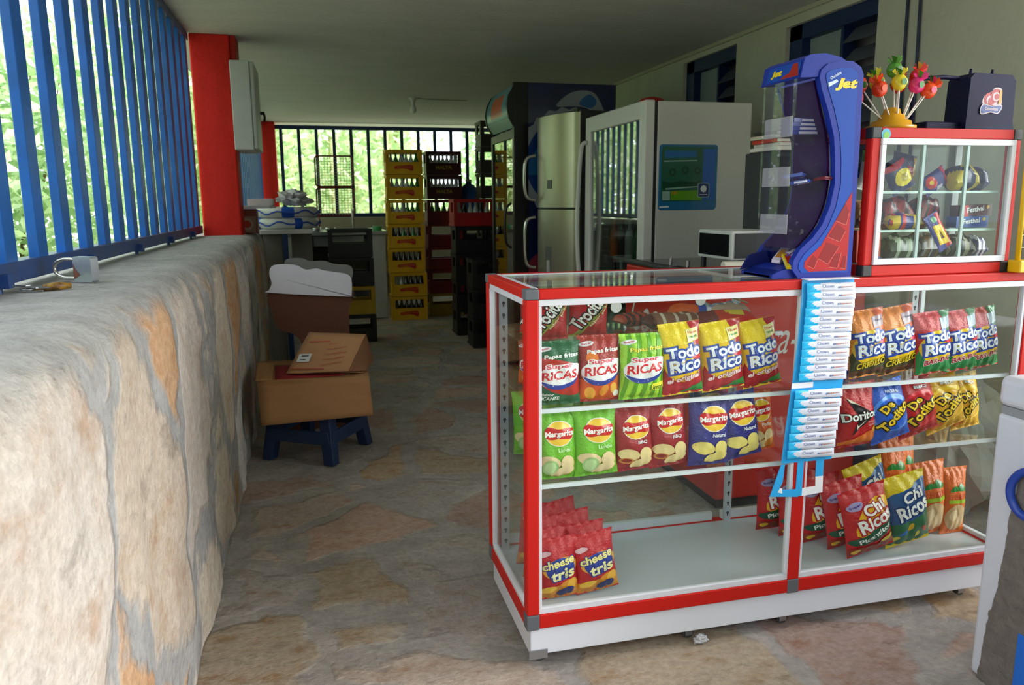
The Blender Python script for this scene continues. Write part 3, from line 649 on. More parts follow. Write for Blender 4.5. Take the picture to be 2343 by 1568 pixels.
# perforated shelf uprights
SLOT = mat('30343c', 0.7)
for x, y in ((0.556, 2.375), (CXM+0.02, 2.39), (2.122, 2.375), (CXM+0.034, 2.39)):
    if abs(x-(CXM+0.034)) < 1e-6: continue
    u = MB(); u.box(x, x+0.026, y, y+0.012, 0.171, zt0)
    for k in range(23):
        z = 0.20+k*0.0385
        u.flat(circ(0.0, 0.004, 0.0055, 10)+[], (x+0.013, y-0.0006, z), (1, 0, 0), (0, 0, 1), 1); u.flat([(-0.0025, -0.008), (0.0025, -0.008), (0.0025, 0.002), (-0.0025, 0.002)], (x+0.013, y-0.0007, z), (1, 0, 0), (0, 0, 1), 1)
    u.build('shelf_upright', [mat('b9bfc8', 0.4), SLOT], case)
SH = [(CX0+0.04, CXM+0.0, 2.06, 0.931), (CX0+0.04, CXM, 1.962, 0.767), (CXM+0.02, CX1-0.04, 1.962, 0.772), (CX0+0.04, CXM, 1.962, 0.548), (CXM+0.02, CX1-0.04, 1.962, 0.555)]
for a, b_, y0, z in SH:
    m_ = MB(); m_.box(a, b_, y0+0.006, 2.385, z-0.006, z); s_ = m_.build('shelf', GLASS, case)
    m_ = MB(); m_.box(a, b_, y0, y0+0.009, z-0.010, z+0.0015); e_ = m_.build('shelf_edge', mat('dfe3ea', 0.3), s_, local=True)
    e_.data.transform(Matrix.Translation(-case.location))
# castors
for x, y in ((0.575, 1.985), (1.05, 1.985), (2.06, 1.985), (0.575, 2.38), (2.06, 2.38), (1.376, 1.985)):
    c_ = MB(); c_.cyl((x, y-0.008, 0.019), (x, y+0.008, 0.019), 0.018, n=16); w = c_.build('castor', mat('3a3c40', 0.5), case)
    c_ = MB(); c_.box(x-0.045, x+0.01, y-0.048, y-0.045, 0.035, 0.062) if y < 2 and x < 0.6 else None
    c_.box(x-0.014, x+0.014, y-0.014, y+0.014, 0.036, 0.046); c_.box(x-0.012, x+0.012, y-0.013, y-0.010, 0.012, 0.04); c_.box(x-0.012, x+0.012, y+0.010, y+0.013, 0.012, 0.04)
    q = c_.build('bracket', mat('9a9ca0', 0.35, metal=0.7), w, local=True); q.data.transform(Matrix.Translation(-case.location))

# ------------------------------------------------------------------ bags in the showcase
Z2, Z3, ZR2, ZR3, Z0, Z1 = 0.7695, 0.5505, 0.7745, 0.5575, 0.172, 0.9335
BAGS = [
 ('trocitos', 0.640, 2.12, Z1, 0.118, 0.150, 0, 'red bag with white slanted lettering on the top shelf, in the left corner'),
 ('trocitos', 0.762, 2.12, Z1, 0.118, 0.150, -3, 'red bag with white slanted lettering on the top shelf, right of its twin'),
 ('super_green', 0.632, 2.000, Z2, 0.128, 0.180, 0, 'dark green and red crisp bag, leftmost on the middle shelf'),
 ('super_red', 0.756, 2.005, Z2, 0.122, 0.190, 0, 'red and orange crisp bag beside the dark green one'),
 ('super_lime', 0.883, 1.995, Z2, 0.132, 0.190, 0, 'striped lime green crisp bag on the middle shelf'),
 ('todo_yellow', 1.012, 1.995, Z2, 0.124, 0.212, 4, 'yellow and red bag with blue edged lettering, next to the lime green bag'),
 ('todo_yellow', 1.150, 2.005, Z2, 0.132, 0.206, 6, 'yellow and red bag with blue edged lettering, middle one of three'),
 ('todo_yellow', 1.282, 2.01, Z2, 0.122, 0.204, 8, 'yellow and red bag with blue edged lettering, the one nearest the hanging strip'),
 ('todo_orange', 1.660, 2.02, ZR2, 0.128, 0.212, 6, 'orange topped snack bag just right of the hanging strip'),
 ('todo_orange', 1.775, 2.025, ZR2, 0.140, 0.214, 8, 'orange topped snack bag beside the red and green ones'),
 ('todo_bbq', 1.885, 2.00, ZR2, 0.128, 0.200, 5, 'red and green snack bag, leftmost of three alike on the upper right shelf'),
 ('todo_bbq', 2.000, 2.01, ZR2, 0.128, 0.198, 6, 'red and green snack bag, middle one of three alike on the upper right shelf'),
 ('todo_bbq', 2.098, 2.02, ZR2, 0.118, 0.200, 8, 'red and green snack bag in the right end of the upper right shelf'),
 ('marg_lime', 0.628, 2.000, Z3, 0.120, 0.196, 0, 'bright green chips bag, leftmost on the lower glass shelf'),
 ('marg_lime', 0.748, 1.995, Z3, 0.126, 0.196, 2, 'bright green chips bag beside the dark red ones'),
 ('marg_bbq', 0.870, 2.000, Z3, 0.118, 0.190, 4, 'dark red chips bag right beside the bright green ones'),
 ('marg_bbq', 0.982, 2.005, Z3, 0.120, 0.202, 5, 'dark red chips bag beside the purple ones'),
 ('marg_nat', 1.103, 1.995, Z3, 0.128, 0.208, 0, 'upright purple chips bag next to the dark red ones'),
 ('marg_nat', 1.225, 2.005, Z3, 0.124, 0.206, 9, 'leaning purple chips bag beside the orange one'),
 ('marg_pollo', 1.318, 2.06, Z3, 0.098, 0.190, 6, 'orange chips bag half hidden behind the purple bag'),
 ('doritos', 1.620, 2.00, ZR3, 0.140, 0.204, 4, 'red bag with a black triangle and white lettering'),
 ('detodo_blue', 1.745, 1.995, ZR3, 0.140, 0.192, 14, 'bright blue snack bag with yellow lettering'),
 ('detodo_red', 1.868, 2.015, ZR3, 0.150, 0.190, 15, 'deep red snack bag with yellow lettering, leaning on a yellow one'),
 ('detodo_yellow', 1.995, 2.035, ZR3, 0.150, 0.192, 17, 'yellow snack bag with lettering, next to the deep red one'),
 ('detodo_yellow', 2.095, 2.06, ZR3, 0.112, 0.190, 8, 'yellow snack bag with lettering at the right end of its shelf'),
 ('cheese', 0.640, 2.015, Z0, 0.124, 0.188, 2, 'red corn snack bag at the front left of the bottom deck'),
 ('cheese', 0.766, 2.015, Z0, 0.128, 0.186, 7, 'red corn snack bag at the front of the right hand row on the bottom deck'),
 ('chi_red', 1.715, 2.01, Z0, 0.170, 0.225, 12, 'frontmost red bag with white lettering and a dark green band'),
 ('chi_blue', 1.885, 2.04, Z0, 0.165, 0.245, 9, 'blue and yellow snack bag with white lettering on the bottom deck'),
]
for r in BAGS: put_bag(*r[:4], r[4]*1.06, *r[5:])
# the ones standing behind
put_bag('marg_lime', 0.66, 2.10, Z3, 0.12, 0.200, -6, 'bright green chips bag in the second row, behind the leftmost one')
put_bag('marg_lime', 0.80, 2.10, Z3, 0.12, 0.198, 8, 'bright green chips bag in the second row, beside a dark red one')
put_bag('marg_bbq', 0.955, 2.10, Z3, 0.122, 0.212, 2, 'dark red chips bag in the second row, standing taller behind its twins')
put_bag('marg_nat', 1.17, 2.10, Z3, 0.135, 0.214, 4, 'purple chips bag in the second row, behind the two purple ones')
put_bag('marg_lime', 0.62, 2.22, Z3, 0.12, 0.200, 2, 'bright green chips bag at the back left of the lower shelf', yaw=-20)
put_bag('super_green', 0.63, 2.13, Z2, 0.12, 0.142, 0, 'dark green crisp bag in the second row of the middle shelf', yaw=-15)
put_bag('super_red', 0.64, 2.24, Z2, 0.12, 0.140, 0, 'red crisp bag at the back left of the middle shelf', yaw=-25)
put_bag('trocitos', 0.64, 2.23, Z1, 0.11, 0.125, 0, 'red bag with white lettering at the back of the top shelf', yaw=-20)
put_bag('detodo_blue', 1.69, 2.11, ZR3, 0.14, 0.206, 12, 'bright blue snack bag behind the front blue one')
put_bag('detodo_red', 1.83, 2.12, ZR3, 0.14, 0.205, 10, 'deep red snack bag in the second row')
put_bag('detodo_yellow', 1.965, 2.14, ZR3, 0.14, 0.208, 12, 'yellow snack bag in the second row, to the left')
put_bag('detodo_yellow', 2.06, 2.14, ZR3, 0.10, 0.208, 4, 'yellow snack bag in the second row, in the right corner')
put_bag('doritos', 1.60, 2.10, ZR3, 0.13, 0.190, 4, 'red bag behind the one with the black triangle')
for i, o_ in enumerate(('second', 'third', 'fourth')):
    put_bag('cheese', 0.636-0.004*i, 2.015+0.072*(i+1), Z0, 0.122, 0.188+0.008*i, 2-4*i, 'red corn snack bag, %s in the left hand row on the bottom deck' % o_, 'corn snack bags on the bottom deck')
    put_bag('cheese', 0.762-0.012*i, 2.015+0.072*(i+1), Z0, 0.124, 0.190+0.007*i, 4+3*i, 'red corn snack bag, %s in the right hand row on the bottom deck' % o_, 'corn snack bags on the bottom deck')
for i, o_ in enumerate(('second', 'third', 'fourth', 'fifth')):
    put_bag('chi_red', 1.690-0.048*i, 2.085+0.068*i, Z0, 0.165, 0.228-0.002*i, 10-3*i, 'red bag with white lettering, %s in the row on the bottom deck' % o_, 'red snack bags on the right bottom deck')
put_bag('chi_blue', 1.835, 2.13, Z0, 0.16, 0.262, 16, 'yellow topped blue snack bag, second in its row')
CLR = 0
put_bag('chicharron', 2.025, 2.10, Z0, 0.135, 0.262, 4, 'tall orange snack bag beside the blue and yellow one')
put_bag('chicharron', 2.112, 2.09, Z0, 0.100, 0.240, 0, 'tall orange snack bag in the right corner of the bottom deck')
put_bag('chicharron', 1.965, 2.24, Z0, 0.13, 0.296, -4, 'taller orange snack bag behind the blue and yellow ones')
put_bag('chicharron', 2.06, 2.27, Z0, 0.11, 0.300, 3, 'orange snack bag at the back of the right corner')

# packets lying on the top shelf
def packet(name, label, c, w, d, h, cols, mats_, rz=0, tilt=0, cat='packet', group=None, txt=None):
    """pillow pack lying down: w long, d deep, h high"""
    t = MB(); NX, NY = 18, 10; vs = []
    sd = (c[0]*17.3+c[1]*7.1) % 9
    for s_ in (1, -1):
        for j in range(NY+1):
            for i in range(NX+1):
                u = -1+2*i/NX; v = -1+2*j/NY
                f = h/2*(max(0, 1-abs(u)**4))**0.6*(max(0, 1-abs(v)**3))**0.6*(1+0.35*noise.noise((u*2, v*2+s_, sd)))
                ww = w/2*(1-0.03*abs(math.sin(9*v)) if abs(u) > 0.98 else 1)
                vs.append((u*ww, v*d/2*(1-0.06*(1-abs(u)**8)), h/2+s_*f+0.004*math.sin(u*14+sd)*abs(u)**6))
    K = (NX+1)*(NY+1)
    for s_ in range(2):
        for j in range(NY):
            for i in range(NX):
                q = (s_*K+j*(NX+1)+i, s_*K+j*(NX+1)+i+1, s_*K+(j+1)*(NX+1)+i+1, s_*K+(j+1)*(NX+1)+i)
                mi = cols(-1+2*(i+0.5)/NX, -1+2*(j+0.5)/NY, s_)
                t.add([], [], 0); t.f.append(q if s_ == 0 else tuple(reversed(q))); t.m.append(mi); t.s.append(True)
    t.v = vs
    if txt:
        s0, tc_, tw, th = txt; off = len(t.v)
        v, f = text_fit(s0, tw, th, 0.03)
        t.v += [(x, y, h/2+h/2*(max(0, 1-abs(2*x/w)**4))**0.6*(max(0, 1-abs(2*y/d)**3))**0.6+0.0015) for x, y in v]
        for ff in f: t.f.append(tuple(i+off for i in ff)); t.m.append(tc_); t.s.append(False)
    o = t.build(name, mats_)
    o.location = c; o.rotation_euler = (math.radians(tilt), 0, math.radians(rz))
    return tag(o, label, cat, group)
st = lambda a, b_, k: (lambda u, v, s_: (int((u+1)*k) % 2)+0)
packet('chocolate_packet', 'long brown and cream packet lying on the top shelf behind the yellow bags', (1.075, 2.20, 0.934), 0.20, 0.09, 0.05, lambda u, v, s_: 2 if u < -0.75 else (0 if (int((u+1)*7) % 3) else 1), [foil('8a5a48'), ink('d8c8b8'), foil('5a2a24')], 4, 0)
packet('candy_packet', 'shiny red and orange packet lying on the top shelf', (1.235, 2.16, 0.934), 0.19, 0.09, 0.055, lambda u, v, s_: 1 if (u-0.25)**2*2+v*v < 0.22 else (0 if u > -0.45 else 2), [foil('d4301a'), ink('e8cf3c'), foil('7a2a2c')], -4, 12)
packet('biscuit_packet', 'grey blue and beige packet lying beside the red one on the top shelf', (1.30, 2.27, 0.934), 0.14, 0.10, 0.065, lambda u, v, s_: (0 if int((u+1)*8) % 3 else 1) if v > 0 else 2, [foil('7c8aa8'), ink('d9dce2'), foil('b49a86')], 6, 10)
packet('wafer_packet', 'orange and silver packet at the back of the top shelf', (1.20, 2.31, 0.934), 0.16, 0.08, 0.06, lambda u, v, s_: 0 if u < 0.1 else (1 if u < 0.4 else 2), [foil('d65a24'), ink('3a56b0'), foil('b8bcc0')], -8, 0)
packet('biscuit_packet', 'small dark packet at the back of the top shelf near the brown one', (0.985, 2.30, 0.934), 0.12, 0.08, 0.04, lambda u, v, s_: 0 if int((u+1)*5) % 2 else 1, [foil('4a2420'), ink('b04030')], 10, 0)
t = MB(); t.cyl((1.145, 1.995+0.07, 1.062), (1.335, 2.20, 1.005), 0.0035, n=8); tag(t.build('wooden_stick', mat('b59a78', 0.6)), 'thin wooden stick leaning across the top shelf packets', 'stick')
for x, y, z, lab in ((0.828, 2.062, 1.03, 'round white price sticker by the red bags on the top shelf'), (1.115, 2.10, 1.035, 'round white price sticker standing over the brown packet')):
    t = MB(); t.cyl((x, y, z), (x, y-0.002, z), 0.017, n=24); tag(t.build('price_tag', mat('e6e6ea', 0.5)), lab, 'tag')
# ------------------------------------------------------------------ chocolate strip hanging over the showcase front
CARD = mat('2aa6e8', 0.4); CARDW = mat('e9ebf2', 0.4)
def hx(t): return 1.3455-0.020*t*t*0.35-0.022*t if False else 1.350-0.040*max(0, t-0.15)
t = thing('candy_strip', 'blue and white printed card strip hanging down the front of the showcase', 'candy strip', (1.42, 1.915, 1.10))
def sx(z):   # left edge of the strip: swings a little to the left towards its foot
    return 1.350-0.030*max(0.0, (1.05-z))/0.5
def syy(z): return 1.919-0.010*math.sin((1.10-z)*9)*0.6
mb = MB(); N_ = 26; vs = []
for i in range(N_+1):
    z = 1.104-(1.104-0.555)*i/N_
    for x in (sx(z)-0.010, sx(z)+0.162): vs += [(x, syy(z)+0.006, z), (x, syy(z)+0.0075, z)]
f_ = []
for i in range(N_):
    o = i*4; p = o+4
    f_ += [(o, o+2, p+2, p), (o+1, p+1, p+3, o+3), (o, p, p+1, o+1), (o+2, o+3, p+3, p+2)]
mb.add(vs, f_, 0); 
z0, z1 = 0.555, 0.452
# window frame at the foot: blue on the left, white on the right
def fr(poly, mi):
    mb.add([(x, syy(z)+0.006, z) for x, z in poly]+[(x, syy(z)+0.0075, z) for x, z in poly], [(0, 1, 2, 3), (7, 6, 5, 4), (0, 4, 5, 1), (1, 5, 6, 2), (2, 6, 7, 3), (3, 7, 4, 0)], mi)
fr([(1.310, 0.552), (1.323, 0.552), (1.318, 0.500), (1.275, 0.456)], 0); fr([(1.310, 0.552), (1.318, 0.498), (1.300, 0.462), (1.275, 0.456)], 0)
fr([(1.275, 0.456), (1.372, 0.446), (1.372, 0.470), (1.300, 0.474)], 0); fr([(1.366, 0.556), (1.388, 0.556), (1.384, 0.448), (1.362, 0.448)], 0)
fr([(1.384, 0.447), (1.456, 0.452), (1.456, 0.476), (1.384, 0.471)], 1); fr([(1.430, 0.505), (1.456, 0.505), (1.456, 0.455), (1.432, 0.455)], 1); fr([(1.430, 0.556), (1.456, 0.556), (1.456, 0.503), (1.430, 0.503)], 0)
fr([(1.292, 0.461), (1.318, 0.459), (1.316, 0.478), (1.296, 0.478)], 1)
mb.add([(sx(0.8)-0.011, syy(0.795)+0.0045, 0.803), (sx(0.8)+0.06, syy(0.795)+0.0045, 0.803), (sx(0.8)+0.06, syy(0.78)+0.0045, 0.786), (sx(0.8)-0.011, syy(0.78)+0.0045, 0.786)], [(0, 1, 2, 3)], 1)
mb.build('card', [CARD, CARDW], t)
mb = MB(); mb.prism([(1.345, 1.905), (1.515, 1.905), (1.515, 1.945), (1.350, 1.945)], 1.1045, 1.1065, 'z'); mb.build('fold_over', CARDW, t)
# packets: white wrapper, blue wavy left end, printed name
PKW = mat('ccd0de', 0.35, bump=0.15, bscale=30); PKB = mat('27b4ea', 0.3); PKT = mat('4a5c94', 0.4); PKR = mat('b06a58', 0.4); PKS = mat('b9bccb', 0.4)
def wrapper_mesh():
    m_ = MB(); W, Hh, D = 0.160, 0.0255, 0.008; NX, NZ = 22, 6
    vs = []
    for s_ in (-1, 1):
        for j in range(NZ+1):
            for i in range(NX+1):
                u = i/NX; v = -1+2*j/NZ
                vs.append((u*W, s_*D/2*(1-abs(v)**3)**0.7*min(1, u*12, (1-u)*12)**0.5, v*Hh/2*(1+0.04*math.sin(u*17))))
    K = (NX+1)*(NZ+1)
    for s_ in range(2):
        for j in range(NZ):
            for i in range(NX):
                q = (s_*K+j*(NX+1)+i, s_*K+j*(NX+1)+i+1, s_*K+(j+1)*(NX+1)+i+1, s_*K+(j+1)*(NX+1)+i)
                m_.f.append(q if s_ == 0 else tuple(reversed(q))); m_.s.append(True)
                m_.m.append(1 if (i+0.5)/NX < (0.16+0.13*(1-math.cos((j+0.5)/NZ*2*math.pi))/2*-1+0.10) else 0)
    m_.v = vs
    m_.flat([(0.014, -0.0005), (0.026, 0.001), (0.038, 0.0005), (0.037, 0.0075), (0.022, 0.0075)], (0.0, -D/2-0.0008, 0), (1, 0, 0), (0, 0, 1), 0)
    m_.text('Chown', (0.067, -D/2-0.0009, 0.003), (1, 0, 0), (0, 0, 1), 0.038, 0.0095, 2, 0.0)
    for q in range(9): m_.flat([(0.100+q*0.0056, -0.0040+0.0004*q), (0.1035+q*0.0056, -0.0036+0.0004*q), (0.1045+q*0.0056, 0.0020+0.0002*(q % 3)), (0.1012+q*0.0056, 0.0014)], (0, -D/2-0.0009, 0), (1, 0, 0), (0, 0, 1), 2 if q < 2 else 3)
    m_.flat([(0.05, -0.008), (0.09, -0.008), (0.09, -0.0065), (0.05, -0.0065)], (0, -D/2-0.0006, 0), (1, 0, 0), (0, 0, 1), 4)
    return m_
pk = wrapper_mesh().build('chocolate_stick', [PKW, PKB, PKT, PKR, PKS])
first = True
UP_N, LO_N = 12, 8
for i in range(UP_N+LO_N):
    if i < UP_N: z = 1.083-i*0.0236; lab = 'white and blue chocolate packet, %s from the top of the long upper block' % ORD[i]
    else: z = 0.768-(i-UP_N)*0.0262; lab = 'white and blue chocolate packet, %s from the top of the short lower block' % ORD[i-UP_N]
    o = pk if first else pk.copy()
    if not first: COL.objects.link(o)
    first = False
    o.location = (sx(z)+0.002+random.uniform(-0.002, 0.002), syy(z)-0.001-0.0007*(i % 2), z)
    o.rotation_euler = (math.radians(-8), math.radians(1.5+random.uniform(-1.0, 1.0)), 0)
    tag(o, lab, 'chocolate packet', 'chocolate packets on the hanging strip')

# ------------------------------------------------------------------ blue counter stand for chocolate bars
JB = mat('17309a', 0.45, spec=0.3, var=0.05, vscale=10); JB2 = mat('1248ac', 0.45, spec=0.25); JD = mat('141a52', 0.35); YEL = mat('efd21a', 0.35)
CLEAR = glass('clear_acrylic', (0.95, 0.95, 0.98), boost=0.0, body=0.01, bodycol=(0.75, 0.77, 0.85))
st_ = thing('counter_stand', 'blue plastic counter stand with clear trays, on the showcase top', 'display stand', (1.43, 2.06, 1.104))
pan = [(1.386,1.685),(1.407,1.703),(1.447,1.712),(1.487,1.712),(1.514,1.697),(1.524,1.677),(1.524,1.583),(1.527,1.506),(1.528,1.104),(1.352,1.104),(1.331,1.130),(1.333,1.158),(1.353,1.189),(1.393,1.223),(1.421,1.259),(1.443,1.312),(1.454,1.374),(1.450,1.439),(1.441,1.505),(1.417,1.576),(1.393,1.631),(1.383,1.665)]
def off(poly, d):
    n = len(poly); out = []
    for i in range(n):
        a, b_, c = Vector(poly[i-1]), Vector(poly[i]), Vector(poly[(i+1) % n])
        t1 = (b_-a).normalized(); t2 = (c-b_).normalized(); nn = Vector((-t1.y-t2.y, t1.x+t2.x))
        if nn.length < 1e-6: nn = Vector((-t1.y, t1.x))
        nn.normalize(); out.append((b_.x+nn.x*d, b_.y+nn.y*d))
    return out
ar = sum(pan[i-1][0]*pan[i][1]-pan[i][0]*pan[i-1][1] for i in range(len(pan)))
sg = 1 if ar > 0 else -1
for nm, ya, yb, outw in (('side_panel', 1.962, 1.984, -1), ('side_panel', 2.150, 2.170, 1)):
    mb = MB(); mb.prism(pan, ya, yb, 'y', 0)
    p_ = mb.build(nm, JB, st_, bevel=0.004, seg=3)
    if outw < 0:
        i1 = off(pan, sg*0.014); i2 = off(pan, sg*0.019)
        mb = MB(); n_ = len(i1)
        mb.add([(x, 1.9622, z) for x, z in i1]+[(x, 1.9655, z) for x, z in i2], [(i, (i+1) % n_, n_+(i+1) % n_, n_+i) for i in range(n_)], 0, True)
        mb.add([(x, 1.9608, z) for x, z in i2], [tuple(range(n_))], 0)
        q = mb.build('recess', JB2, p_, local=True); q.data.transform(Matrix.Translation(-st_.location))
        mb = MB()
        mb.text('Jet', (1.470, 1.9600, 1.648), (1, 0, 0), (0, 0, 1), 0.066, 0.034, 0, 0.07, shear=0.35)
        mb.text('Chocolate', (1.432, 1.9600, 1.672), (1, 0, 0), (0, 0, 1), 0.038, 0.008, 1, 0.02, rot=0.5)
        mb.flat([(-0.024, -0.012), (0.006, 0.004), (0.0, 0.010), (-0.012, 0.004), (-0.026, 0.0)], (1.436, 1.9603, 1.652), (1, 0, 0), (0, 0, 1), 1)
        q = mb.build('logo', [YEL, mat('cfe0ee', 0.4)], p_, local=True); q.data.transform(Matrix.Translation(-st_.location))
        # red picture of chocolate pieces
        R1, R2, R3 = mat('b01418', 0.45, spec=0.3), mat('8a0e12', 0.45, spec=0.3), mat('c8504a', 0.4)
        tri = [(1.512, 1.352), (1.511, 1.124), (1.383, 1.124), (1.368, 1.136), (1.368, 1.152), (1.380, 1.166), (1.420, 1.200), (1.452, 1.252)]
        mb = MB(); mb.flat(tri, (0, 1.9602, 0), (1, 0, 0), (0, 0, 1), 0)
        for k_, (a, b_, c, d) in enumerate((((1.462, 1.268), (1.500, 1.255), (1.508, 1.292), (1.492, 1.318)), ((1.440, 1.222), (1.482, 1.206), (1.500, 1.240), (1.470, 1.262)), ((1.412, 1.160), (1.446, 1.142), (1.482, 1.194), (1.438, 1.208)), ((1.450, 1.134), (1.480, 1.130), (1.490, 1.176), (1.466, 1.172)), ((1.376, 1.140), (1.402, 1.130), (1.412, 1.158), (1.394, 1.172)), ((1.488, 1.130), (1.508, 1.128), (1.508, 1.168), (1.496, 1.166)))):
            mb.flat([a, b_, c, d], (0, 1.9599, 0), (1, 0, 0), (0, 0, 1), 1)
            for (p0, p1) in ((a, b_), (b_, c)):
                dx_, dz_ = p1[0]-p0[0], p1[1]-p0[1]; L_ = math.hypot(dx_, dz_); nx_, nz_ = -dz_/L_*0.0022, dx_/L_*0.0022
                mb.flat([p0, p1, (p1[0]+nx_, p1[1]+nz_), (p0[0]+nx_, p0[1]+nz_)], (0, 1.9597, 0), (1, 0, 0), (0, 0, 1), 2)
        q = mb.build('chocolate_picture', [R1, R2, R3], p_, local=True); q.data.transform(Matrix.Translation(-st_.location))
# back, header, base tray
bk_ = smooth_poly([(1.378, 1.66), (1.404, 1.576), (1.428, 1.505), (1.438, 1.439), (1.442, 1.374), (1.432, 1.312), (1.410, 1.259), (1.382, 1.223), (1.348, 1.19)], 3, False)
mb = MB(); mb.prism(bk_+[(x+0.008, z+0.002) for x, z in reversed(bk_)], 1.984, 2.150, 'y'); mb.build('back_panel', mat('33134e', 0.6, spec=0.15), st_)
hd = [(1.325, 1.664), (1.335, 1.716), (1.352, 1.726), (1.40, 1.731), (1.45, 1.722), (1.47, 1.712), (1.44, 1.69), (1.385, 1.668)]
mb = MB(); mb.prism(hd, 1.966, 2.164, 'y'); h_ = mb.build('header', JB, st_, bevel=0.004, seg=3)
ux = Vector((0, -1, 0)); uz = Vector((0.19, 0, 0.98)).normalized()
mb = MB(); mb.flat(rrect(-0.080, -0.021, 0.078, 0.021, 0.004), (1.3285, 2.054, 1.690), ux, uz, 0, 0.0004)
mb.flat([(-0.01, -0.019), (0.076, -0.019), (0.07, 0.0), (0.062, 0.019), (0.040, 0.018), (0.030, -0.004), (0.0, -0.012)], (1.3285, 2.054, 1.690), ux, uz, 2, 0.0008)
mb.text('Jet', (1.3285, 2.088, 1.689), ux, uz, 0.052, 0.022, 1, 0.07, shear=0.3, lift=0.0014)
q = mb.build('header_label', [JB2, YEL, mat('a3201c', 0.3)], h_, local=True); q.data.transform(Matrix.Translation(-st_.location))
mb = MB(); mb.prism([(1.272, 1.105), (1.272, 1.116), (1.300, 1.128), (1.345, 1.140), (1.50, 1.140), (1.50, 1.105)], 1.984, 2.126, 'y')
mb.prism([(1.272, 1.105), (1.272, 1.116), (1.300, 1.128), (1.345, 1.134), (1.345, 1.105)], 1.972, 2.140, 'y')
mb.build('base', JB, st_, bevel=0.003)
mb = MB(); mb.prism([(1.262, 1.120), (1.290, 1.165), (1.345, 1.178), (1.36, 1.14), (1.30, 1.130)], 2.124, 2.134, 'y'); mb.prism([(1.38, 1.14), (1.36, 1.175), (1.40, 1.225), (1.50, 1.235), (1.50, 1.14)], 2.120, 2.128, 'y'); mb.build('tray_side', mat('151e66', 0.35), st_)
# clear walls and shelves
mb = MB(); mb.box(1.326, 1.328, 1.985, 2.150, 1.18, 1.664); mb.build('front_screen', CLEAR, st_)
mb = MB(); mb.box(1.328, 1.46, 1.984, 1.986, 1.18, 1.664); mb.build('side_screen', CLEAR, st_)
for z in (1.512, 1.372, 1.236):
    mb = MB(); mb.box(1.322, 1.50, 1.988, 2.122, z, z+0.0025); mb.build('tray_floor', CLEAR, st_)
    mb = MB(); mb.box(1.319, 1.322, 1.986, 2.124, z-0.004, z+0.052); mb.build('tray_lip', glass('frosted_lip', (0.9, 0.9, 0.93), body=0.30, bodycol=(0.6, 0.6, 0.68)), st_)
def bar(name, label, c, l, w, h, colr, c2, rz, rx=0, ry=0, group=None, cat='chocolate bar'):
    m_ = MB(); m_.box(-l/2+0.006, l/2-0.006, -w/2, w/2, 0, h); m_.box(-l/2, -l/2+0.006, -w/2*0.95, w/2*0.95, h*0.4, h*0.55); m_.box(l/2-0.006, l/2, -w/2*0.95, w/2*0.95, h*0.4, h*0.55)
    m_.box(-l/2*0.5, l/2*0.6, -w/2*0.7, w/2*0.7, h, h+0.0006, 1); m_.box(-l/2*0.5, l/2*0.6, -w/2-0.0006, -w/2, h*0.2, h*0.8, 1)
    o = m_.build(name, [foil(colr), ink(c2)]); o.location = c; o.rotation_euler = (math.radians(rx), math.radians(ry), math.radians(rz))
    return tag(o, label, cat, group)
for k in range(4):
    bar('chocolate_bar', 'flat blue wrapped chocolate bar, %s from the bottom of the pile in the top tray' % ORD[k], (1.40, 2.045, 1.5155+0.0115*k), 0.13, 0.055, 0.011, '27348e', 'c9c4d8', 3*k-4, group='chocolate bars in the top tray')
cols_ = [('3c56b0', 'dfe6f4'), ('5a3a8a', 'd8a080'), ('2a3c9a', 'c8d4ee'), ('8a2a3c', 'e0e0ea'), ('4a6ac4', 'e6b080'), ('35204e', 'b0b8e0')]
labs_ = ['lying flat at the front', 'tilted against the side wall', 'near the back of the heap', 'reddish, deep in the heap', 'on top of the heap', 'dark, at the left of the heap']
for k in range(6):
    bar('candy', 'small wrapped candy in the middle tray, ' + labs_[k], (1.365+0.025*(k % 4), 2.0+0.03*(k % 3), 1.376+0.009*(k//2)), 0.065, 0.022, 0.009, cols_[k][0], cols_[k][1], 40*k-30, rx=6*k % 14, ry=-8+4*k, group='candies in the middle tray', cat='candy')
cols_ = [('e0c41c', 'c0302a'), ('d9cfe0', 'c78a3a'), ('8a5aa0', 'e8e0ee'), ('e6b48a', '5a3a8a'), ('e8d02c', '2c3a90'), ('b08ab0', 'e0d8c8'), ('c8a8c0', '7a3a6a'), ('e0b43a', '8a2a2a')]
labs_ = ['yellow, standing at the front right', 'pale, at the front left', 'purple, behind the yellow one', 'cream, in the middle', 'bright yellow, on the left wall', 'mauve, to the right', 'pinkish, at the back', 'golden, at the back on top']
for k in range(8):
    bar('candy_bar', 'wrapped candy bar in the lowest tray, ' + labs_[k], (1.345+0.018*k, 2.005+0.022*((k*3) % 5), 1.146+0.008*(k % 3)+0.005*k), 0.085, 0.026, 0.012, cols_[k][0], cols_[k][1], 70-37*k, rx=5, ry=-26, group='candy bars in the lowest tray', cat='candy')

